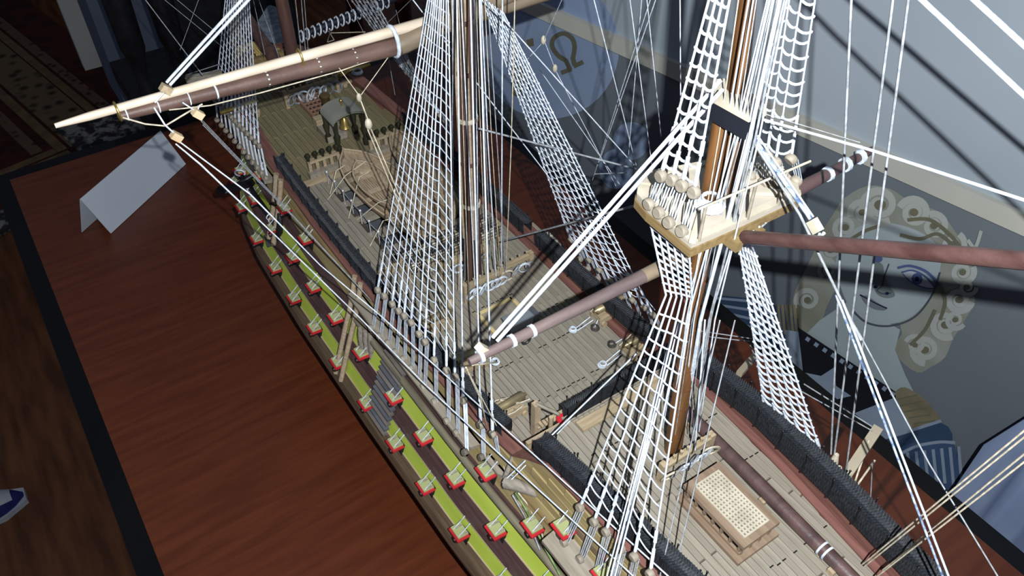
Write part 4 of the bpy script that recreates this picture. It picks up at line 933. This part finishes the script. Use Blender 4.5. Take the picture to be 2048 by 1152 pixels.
# ------------------------------------------------------------------ shrouds, ratlines, deadeyes
def gang(bots, tops, side, zs, r=.06, rr_=.04, sag=.0, lany=None, m=white_r, mr=white_r, knot=.09, wob=.02, dead=True, over=0, seize=True, label=None, deadr=.2):
    """bots/tops: end points of each shroud; zs: heights of the ratlines; lany: lower ends of the lanyards"""
    n = len(bots); first = None
    for i in range(n):
        a_, b_ = V(bots[i]), V(tops[i])
        o = M().tube([a_, lerp(a_, b_, .33), lerp(a_, b_, .66)] + ([b_] if len(carry_on([lerp(a_, b_, .3), b_])) == 2 else [b_, b_ + (b_ - a_).normalized() * 3.2]), r, 5).build('shroud', m, ship, label=label if i == 0 else None)
        if seize:
            d = (b_ - a_).normalized()
            for t0_, t1_ in ((.25, 1.0), (1.25, 1.7)): M().tube([a_ + d * t0_, a_ + d * t1_], r * 1.9, 6).build('seizing', white_r, o)
        if dead and lany:
            c = V(lany[i]); d = (c - a_); L_ = d.length; dn = d.normalized(); sd = V((1, 0, 0))
            ax = dn.cross(sd).normalized()
            for e, cc_ in ((0, a_), (1, c)):
                M().tube([cc_ - ax * .13, cc_ - ax * .08, cc_ + ax * .08, cc_ + ax * .13], [deadr * .8, deadr, deadr, deadr * .8], 12).build('deadeye', grey, o)
            for q in (-.8, -.3, .3, .8):
                M().tube([a_ + sd * (q * deadr) + ax * .12 + dn * .05, c + sd * (q * deadr * .9) + ax * .12 - dn * .05], r * .62, 4).build('lanyard', white_r, o)
    for z in zs:
        pts = []; ks = []
        for i in range(n):
            a_, b_ = V(bots[i]), V(tops[i]); t = (z - a_.z) / (b_.z - a_.z)
            if t < .03 or t > .99: continue
            p = lerp(a_, b_, t) + V((random.uniform(-wob, wob), 0, random.uniform(-wob, wob)))
            if pts:
                gap = (p - pts[-1]).length
                q_ = pts[-1]
                for tt, kk in ((.25, .72), (.5, 1), (.75, .78)): pts.append(lerp(q_, p, tt) - V((.25, -.25, 1)) * (sag * gap * kk))
            pts.append(p); ks.append(p)
        if len(ks) < 2: continue
        mm = M().tube(pts, rr_, 4, False)
        for p in ks: mm.ball(p, knot, 5, 3)
        mm.build('ratline', mr, ship)
def zr(a_, b_, s): 
    out = []; z = a_
    while z < b_: out.append(z); z += s
    return out
# main, port
pb = [(755, 580), (768, 592), (784, 608), (797, 622), (808, 632), (822, 645), (838, 668), (850, 684), (868, 720), (893, 741), (910, 754)]
pl = [(742, 652), (758, 668), (775, 682), (790, 700), (806, 714), (822, 733), (835, 752), (846, 770), (868, 800), (893, 838), (912, 862)]
bots = [Y(x, y, 6.35) for x, y in pb]; lan = [Z(x, y + 4, 8.3) for x, y in pl]
hd = Y(884, -150, .6); hd.z = max(hd.z, 28)
tops_ = [X(886 + (i - 5) * 1.6, -130, hd.x + .3 - .06 * i) for i in range(len(pb))]
gang(bots, tops_, 1, zr(9.6, 27, .47), .036, .025, .02, lan, knot=.05, label='main mast port shrouds of white line')
# backstays aft of the main shrouds
for (b_, l_, t_) in (((926, 800), (930, 905), (914, 0)), ((961, 850), (963, 915), (941, 0)), ((985, 868), (995, 925), (959, 0))):
    a_ = Y(*b_, 5.9); top_ = Y(t_[0], t_[1], 1.2); gang([a_, a_ + V((-.02, 0, 0))], [top_, top_ + V((0, 0, .01))], 1, [], .045, lany=[Z(l_[0], l_[1], 8.25)] * 2)
# main, starboard
sb_ = [(1142, 480), (1158, 500), (1178, 520), (1198, 540), (1220, 562), (1242, 582), (1264, 600), (1288, 615), (1306, 630)]
bots = [Y(x, y, -5.3) for x, y in sb_]; tops_ = [Y(962 + i * 5.5, -8 + i * 4, -1.3) for i in range(9)]; lan = [b + V((0, -.8, -1.9)) for b in bots]
gang(bots, tops_, -1, zr(9.9, 26, .43), .035, .028, .16, lan, knot=.07, wob=.03, label='main mast starboard shrouds, knotted at every ratline')
# fore, port
fb = [(430 + i * 8.0, 200 + i * 8.4) for i in range(12)]
fl_ = [(434 + i * 8.9, 240 + i * 10.6) for i in range(12)]
bots = [Y(x, y, 5.8) for x, y in fb]; lan = [Z(x, y, 8.3) for x, y in fl_]; tops_ = [Y(452 + i * 4.1, -15, 2.6) for i in range(12)]
gang(bots, tops_, 1, zr(10.2, 19, .42), .042, .028, .02, lan, m=white_r, knot=.045, label='fore mast port shrouds')
# fore, starboard
bots = [Y(x, y, -5.6) for x, y in ((800, 130), (812, 145), (825, 160), (838, 178), (852, 195), (866, 210), (880, 232))]; tops_ = [Y(694 + i * 8, -12, -3.6) for i in range(7)]
gang(bots, tops_, -1, zr(9, 19, .5), .05, .04, .12, [b + V((0, -.8, -1.6)) for b in bots], m=grey_r, mr=grey_r, knot=.09, label='fore mast starboard shrouds')
# mizzen, port
mb = [(1160, 1015), (1188, 1044), (1212, 1064), (1242, 1098), (1268, 1114), (1300, 1148)]
bots = [Y(x, y, 5.5) for x, y in mb]; lan = [Z(x, y, 9.1) for x, y in ((1128, 1085), (1160, 1118), (1190, 1145), (1222, 1178), (1250, 1200), (1280, 1230))]
mt = [Z(1332 + i * 10.5, 590 + i * 2, 21.4) for i in range(6)]
gang(bots, mt, 1, zr(11.2, 21.2, .5), .04, .034, .1, lan, knot=.05, wob=.03, label='mizzen port shrouds crossed by sagging ratlines')
# the futtock shrouds up to the top and catharpin net
fu = [Z(1298 + i * 16, 432 + i * 14, ZT - .3) for i in range(6)]
gang(mt, fu, 1, zr(21.6, 24.4, .3), .045, .034, .03, None, knot=.05, dead=False, seize=False, label='futtock shrouds fanning out to the mizzen top')
# mizzen, starboard
bots = [Y(x, y, -4.6) for x, y in ((1532, 832), (1556, 850), (1580, 868), (1604, 888), (1628, 908), (1650, 930))]; tops_ = [Y(1478 + i * 6, 488 + i * 3, -1.5) for i in range(6)]
gang(bots, tops_, -1, zr(11.9, 22.6, .42), .045, .05, .18, [b + V((0, -.5, -1.2)) for b in bots], knot=.08, wob=.04, label='mizzen starboard shrouds')
fu = [Z(1482 + i * 12, 478 - i * 9, ZT - .3) for i in range(6)]
gang(tops_, [fu[5 - i] + V((0, -.3, 0)) for i in range(6)], -1, [], .04, .03, 0, None, dead=False, seize=False)
# topmast shrouds above the mizzen top
bots = [Z(x, y, ZT + 1.7) for x, y in ((1322, 352), (1344, 360), (1364, 372), (1388, 385))]; lan = [Z(x, y, ZT + .3) for x, y in ((1298, 408), (1318, 425), (1338, 445), (1364, 462))]
tops_ = [Y(x, y, .9) for x, y in ((1434, -60), (1446, -60), (1458, -60), (1470, -60))]
gang(bots, tops_, 1, zr(26.8, 33.5, .47), .04, .045, .2, lan, knot=.06, wob=.04, deadr=.22, label='mizzen topmast port shrouds rising from the top')
bots = [Z(x, y, ZT + 1.5) for x, y in ((1513, 300), (1534, 310), (1551, 325), (1582, 318))]; lan = [Z(x, y, ZT + .2) for x, y in ((1500, 352), (1528, 366), (1552, 372), (1592, 362))]
bots = [V((b.x, b.y, b.z)) for b in bots]; tops_ = [Y(x, y, -1.6) for x, y in ((1560, -40), (1584, -40), (1608, -40), (1636, -40))]
gang(bots, tops_, -1, zr(26.6, 33.5, .42), .03, .04, .18, lan, knot=.055, wob=.04, deadr=.22, label='mizzen topmast starboard shrouds')

# ------------------------------------------------------------------ running and standing lines
def ln(name, pts, r=.05, m=white_r, label=None):
    """pts: (px, py, plane, value)"""
    P = [{'x': X, 'y': Y, 'z': Z}[k](px, py, v) for px, py, k, v in pts]
    return rope(name, P, r * .85, m, label=label)
# crossjack lifts (thick pair) and main yard lifts
ln('yard_lift', [(985, 675, 'x', -15.6), (1345, 268, 'x', -16.0), (1442, 160, 'x', -16.2)], .085, label='thick white lift from the crossjack yardarm to the masthead')
ln('yard_lift', [(994, 682, 'x', -15.6), (1347, 287, 'x', -16.0), (1446, 178, 'x', -16.2)], .085)
M().box(X(968, 700, -15.5), (.26, .62, .3), (0, -.8, .6)).build('lift_block', creamw, ship)
ln('yard_lift', [(333, 165, 'x', .8), (483, 0, 'x', .5), (620, -150, 'x', .2)], .075); ln('yard_lift', [(340, 170, 'x', .8), (497, 0, 'x', .5), (635, -150, 'x', .2)], .075)
M().box(X(332, 178, .8), (.3, .42, .3), (0, -.7, .7)).build('lift_block', tan, ship); ln('lift_strop', [(328, 185, 'x', .7), (310, 205, 'x', .7)], .05)
# stays passing the upper right
ln('stay', [(1400, -450, 'y', -3), (1835, -8, 'y', -5), (2060, 202, 'y', -6), (2400, 520, 'y', -7.5)], .1, label='thick white line crossing the top right corner'); ln('stay', [(1500, -400, 'y', -3.5), (1940, -8, 'y', -7), (2060, 102, 'y', -8), (2400, 410, 'y', -11)], .12)
ln('stay', [(1515, 236, 'y', 0), (1748, 302, 'y', -.2), (2060, 404, 'y', -.4)], .05, label='white line from the cap out beyond the gaff')
ln('stay', [(1520, 225, 'y', -1), (1720, 285, 'y', -3)], .018, grey_r); ln('stay', [(1520, 240, 'y', -1), (1725, 292, 'y', -3)], .018, grey_r)
for a_, b_ in (((1703, -8), (1662, 908)), ((1787, -8), (1669, 908)), ((1818, -8), (1692, 942))):
    pa, pb2 = Y(*a_, -2.2), Y(*b_, -4.9); rope('backstay', [pa, pb2], .045, grey_r if a_[0] > 1700 else white_r)
for (px, py) in ((1666, 925), (1692, 960), (1672, 950)): p = Y(px, py, -4.9); M().tube([p + V((0, 0, .6)), p, p - V((0, .3, .9))], [.1, .22, .18], 8).build('deadeye_cluster', cream_r, ship)
ln('vang', [(1497, 262, 'y', -.6), (1545, 330, 'y', -.6), (1622, 438, 'y', -.6)], .09, blue_r, 'thick blue-grey twisted line ending in a block and hook')
ln('vang', [(1502, 252, 'y', -.7), (1552, 325, 'y', -.7), (1627, 434, 'y', -.7)], .04, white_r)
hb_ = Y(1630, 452, -.6); M().box(hb_, (.42, .24, .3), Y(1640, 470, -.6) - Y(1620, 436, -.6)).build('white_block', creamw, ship)
rope('white_hook', [Y(*p, -.6) for p in ((1640, 468), (1634, 478), (1637, 490), (1646, 496))], .06, white_r); rope('white_hook', [Y(*p, -.6) for p in ((1632, 476), (1641, 474), (1648, 466))], .06, white_r)
ln('vang', [(1508, 285, 'y', -.3), (1600, 430, 'y', -.5), (1682, 600, 'y', -.8), (1722, 680, 'y', -1)], .055, grey_r)
ln('vang', [(1672, 590, 'y', -.8), (1888, 1160, 'y', -1.2)], .05, blue_r); ln('vang', [(1684, 600, 'y', -.8), (1900, 1160, 'y', -1.2)], .05, white_r)
ln('vang', [(1712, 655, 'y', -2.5), (1860, 930, 'y', -2.6), (2000, 1160, 'y', -2.8)], .035, grey_r)
for a_, b_ in (((2056, 855), (1726, 1128)), ((2056, 868), (1730, 1132)), ((2056, 902), (1765, 1140)), ((2056, 918), (1745, 1160))):
    rope('brace', [Y(*a_, -1.5), Z(*b_, 11.4)], .032, cream_r)
# lines down to the mizzen pin rack
random.seed(3)
for i, (xt, xb, r_, m_) in enumerate(((1478, 1352, .03, cream_r), (1499, 1345, .045, white_r), (1508, 1362, .04, white_r), (1514, 1380, .03, grey_r), (1541, 1338, .055, white_r), (1549, 1372, .04, white_r), (1562, 1366, .10, white_r), (1570, 1385, .06, grey_r), (1556, 1392, .04, grey_r), (1536, 1326, .035, white_r), (1546, 1349, .03, grey_r), (1575, 1398, .045, white_r))):
    yb_ = 860 + random.uniform(-12, 20)
    rope('halyard', [Y(xt, -8, .2), Y(xt + (xb - xt) * .32, 275, .3), Y(xb + (xt - xb) * .18, 640, .3), Z(xb, yb_, 12.0)], r_ * .75, m_)
for a_, b_, r_ in (((1352, 640), (1220, 1160), .045), ((1360, 640), (1228, 1160), .04), ((1348, 650), (1212, 1160), .03), ((1500, 300), (1405, 700), .05), ((1512, 330), (1380, 770), .045), ((1410, 640), (1390, 900), .04)):
    rope('halyard', [Z(*a_, 20 if a_[1] > 500 else 24), Z(*b_, 12.3)], r_, white_r)
rope('poop_line', [Z(1440, 640, 20), Z(1318, 1160, 12.0)], .03, grey_r); rope('poop_line', [Z(1470, 640, 20), Z(1345, 1160, 12.0)], .03, grey_r)
# lines round the main mast
mains = ((905, 905, 545), (917, 938, 600), (930, 930, 560), (949, 956, 560), (952, 972, 555), (958, 983, 550), (962, 992, 552), (969, 1001, 548), (975, 1010, 545), (1005, 1003, 535), (1030, 1012, 540), (908, 898, 560), (922, 950, 570), (936, 918, 580))
for i, (xt, xb, yb_) in enumerate(mains):
    rope('halyard', [Y(xt, -8, -.1 if xt > 925 else .6), Y(xt + (xb - xt) * .5 + random.uniform(-2, 2), 280, -.3 if xt > 925 else .6), Z(xb, yb_, 9.7)], random.choice([.022, .028, .036]), [white_r, cream_r, grey_r][i % 3])
for a_, b_, ya_, yb2, r_ in (((820, -8), (1120, 383), .9, -4.6, .04), ((1120, 383), (1310, 620), -4.6, -5.6, .035), ((965, -8), (1268, 330), 0, -7.5, .045), ((1186, -8), (1272, 330), -2, -7.5, .035), ((1259, -8), (1305, 340), -4, -7, .03), ((1293, -8), (1322, 272), -4, -6.6, .03), ((1360, -8), (1362, 310), -2, -2.5, .03), ((1284, -8), (1257, 310), -5, -8, .03), ((1314, -8), (1196, 330), -4, -8, .03), ((1303, -8), (1185, 360), -4, -8.5, .025), ((1080, 140), (1240, 370), -5, -8.5, .028), ((1108, 135), (1232, 372), -5, -8.5, .028), ((1127, -8), (1088, 80), -2, -4, .025), ((1088, 80), (1108, 132), -4, -5, .03), ((1040, 135), (1088, 82), -4, -4, .02)):
    rope('running_line', [Y(*a_, ya_), Y(*b_, yb2)], r_ * .75, white_r)
for px, py, yy in ((1087, 80, -4), (1110, 137, -5)): M().ball(Y(px, py, yy), .17, 8, 6, (.8, .8, 1.4)).build('line_block', creamw, ship)
for a_, b_, z0_, z1_, r_ in (((957, 257), (1272, 338), 20, 17, .05), ((1005, 482), (1268, 412), 12, 22, .05), ((1190, 348), (1262, 345), 16, 17, .03), ((1405, 672), (1500, 683), 12, 12, .03), ((1400, 662), (1508, 678), 12, 12, .03), ((1608, 768), (1752, 858), 12, 12.6, .035), ((1598, 780), (1745, 862), 12, 12.6, .03), ((1500, 690), (1510, 712), 12, 11.5, .03)):
    rope('running_line', [Z(*a_, z0_), Z(*b_, z1_)], r_, grey_r)
# foot rope and bridles under the main yard
ln('foot_rope', [(245, 235, 'x', .6), (290, 248, 'x', .6), (330, 252, 'x', .6), (380, 222, 'x', .6), (405, 208, 'x', .6)], .045, cream_r); ln('foot_rope', [(338, 220, 'x', .5), (420, 211, 'x', .5), (520, 186, 'x', .5), (680, 142, 'x', .5), (845, 85, 'x', .5)], .035, cream_r)
ln('bridle', [(308, 215, 'x', .5), (330, 250, 'x', .4), (350, 268, 'x', .3)], .05); ln('bridle', [(365, 205, 'x', .5), (388, 220, 'x', .4), (398, 230, 'x', .3)], .04); ln('bridle', [(400, 210, 'x', .5), (392, 226, 'x', .4)], .04)
for px, py in ((353, 273), (396, 228)): M().box(X(px, py, .3), (.42, .3, .3), (0, -.6, -.7)).build('brace_block', mat('knotty_block', (168, 144, 112), (190, 168, 136), .5, 60), ship)
ln('bridle', [(668, 122, 'x', .6), (716, 188, 'x', 0)], .025, cream_r); ln('bridle', [(784, 104, 'x', .6), (722, 190, 'x', 0)], .025, cream_r); ln('bridle', [(718, 192, 'x', 0), (736, 240, 'x', -.3)], .04, cream_r)
M().ball(X(718, 195, 0), .16, 8, 6, (.8, .8, 1.4)).build('brace_block', creamw, ship); M().ball(X(737, 248, -.3), .2, 8, 6, (.9, .9, 1.5)).build('brace_block', creamw, ship)
rope('brace', [X(742, 258, -.3), Z(905, 640, 9.6)], .03, cream_r); rope('brace', [X(735, 258, -.3), Z(895, 640, 9.6)], .03, cream_r)
M().ball(Z(901, 608, 10.4), .26, 8, 6, (.8, .8, 1.5)).build('brace_block', tan, ship)
# the two long braces down the port side
ln('main_brace', [(357, 282, 'x', .3), (500, 388, 'x', -2), (640, 530, 'z', 15.5), (763, 633, 'z', 13.2), (910, 768, 'z', 12), (1050, 893, 'z', 12.2), (1262, 1085, 'z', 13), (1345, 1160, 'z', 13.3)], .04, label='long white brace running down the port side')
ln('main_brace', [(352, 288, 'x', .3), (400, 328, 'x', -1), (560, 480, 'z', 16), (717, 633, 'z', 12), (847, 766, 'z', 10.6), (1012, 920, 'z', 10.6), (1230, 1118, 'z', 11.6), (1275, 1160, 'z', 12)], .045)
ln('life_line', [(1060, 945, 'z', 9.6), (1170, 1040, 'z', 10.2), (1250, 1105, 'z', 10.4), (1320, 1130, 'z', 10.8)], .04, cream_r)
for k in range(3): ln('brace', [(400 + k * 3, 236 + k * 7, 'x', .2), (580 + k * 6, 424 + k * 8, 'z', 12), (735 + k * 4, 592 + k * 5, 'z', 9.5)], .025, grey_r)
# poop brace pair and leads from the crossjack yardarm
ln('brace', [(1275, 705, 'z', 16), (1130, 845, 'z', 12.6), (1005, 965, 'z', 8.6)], .05); ln('brace', [(1140, 842, 'z', 12.6), (1012, 970, 'z', 8.6)], .04)
ln('brace', [(932, 735, 'x', -15.6), (962, 800, 'x', -15), (975, 860, 'y', 6)], .04, cream_r); ln('brace', [(932, 735, 'x', -15.6), (995, 855, 'z', 9.6), (1010, 945, 'z', 8.4)], .03, cream_r)
ln('brace', [(945, 730, 'x', -15.4), (965, 728, 'x', -15.2), (995, 724, 'z', 9.5)], .045, cream_r)
ln('jackstay', [(1060, 672, 'x', -15.4), (1200, 607, 'x', -15.4), (1320, 545, 'x', -15.4)], .025, cream_r)
M().ring(X(1052, 680, -15.7), .16, .05, (1, 0, 0), 10).build('black_ring', blackp, xj)
# lines from the fore rigging, dark corner
for a_, b_, r_ in (((285, -8), (405, 150), .035), ((320, -8), (440, 90), .02), ((345, -8), (445, 75), .02), ((400, -8), (360, 100), .018), ((505, -8), (530, 110), .02), ((515, -8), (560, 120), .02), ((560, -8), (600, 130), .02), ((590, -8), (607, 150), .035), ((602, -8), (615, 150), .035), ((608, -8), (620, 150), .03), ((690, -8), (735, 80), .02), ((745, -8), (790, 110), .02), ((830, -8), (760, 60), .02), ((792, 20), (835, 190), .03), ((760, 20), (790, 190), .03), ((610, 130), (618, 165), .03)):
    rope('running_line', [X(*a_, 26), X(*b_, 24.5)], r_, grey_r)
for a_, b_ in (((370, 157), (442, 138)), ((372, 150), (440, 128)), ((380, 165), (440, 150))): rope('fore_tackle', [Z(*a_, 11), Z(*b_, 12)], .035, grey_r)
M().bar(Z(372, 158, 11), Z(445, 148, 11), .5, .4).build('cathead', grey, ship, label='grey cathead beam at the bow')
rope('fore_tackle', [Z(657, 62, 9), Z(668, 80, 9), Z(655, 84, 9), Z(660, 66, 9), Z(730, 64, 10)], .05, cream_r)
# card plaque beyond the bow
pq = [Z(x, y, -6) for x, y in ((517, 42), (538, 10), (570, 22), (588, 70), (560, 95), (520, 72))]
M().prism(pq, (0, 0, .1)).build('torn_card', mat('grey_speckled_card', (122, 134, 144), (150, 160, 168), .8, 60, lo=.45, hi=.55), label='grey marked card lying beyond the bowsprit', cat='card', origin=(pq[0].x, pq[0].y, -6))
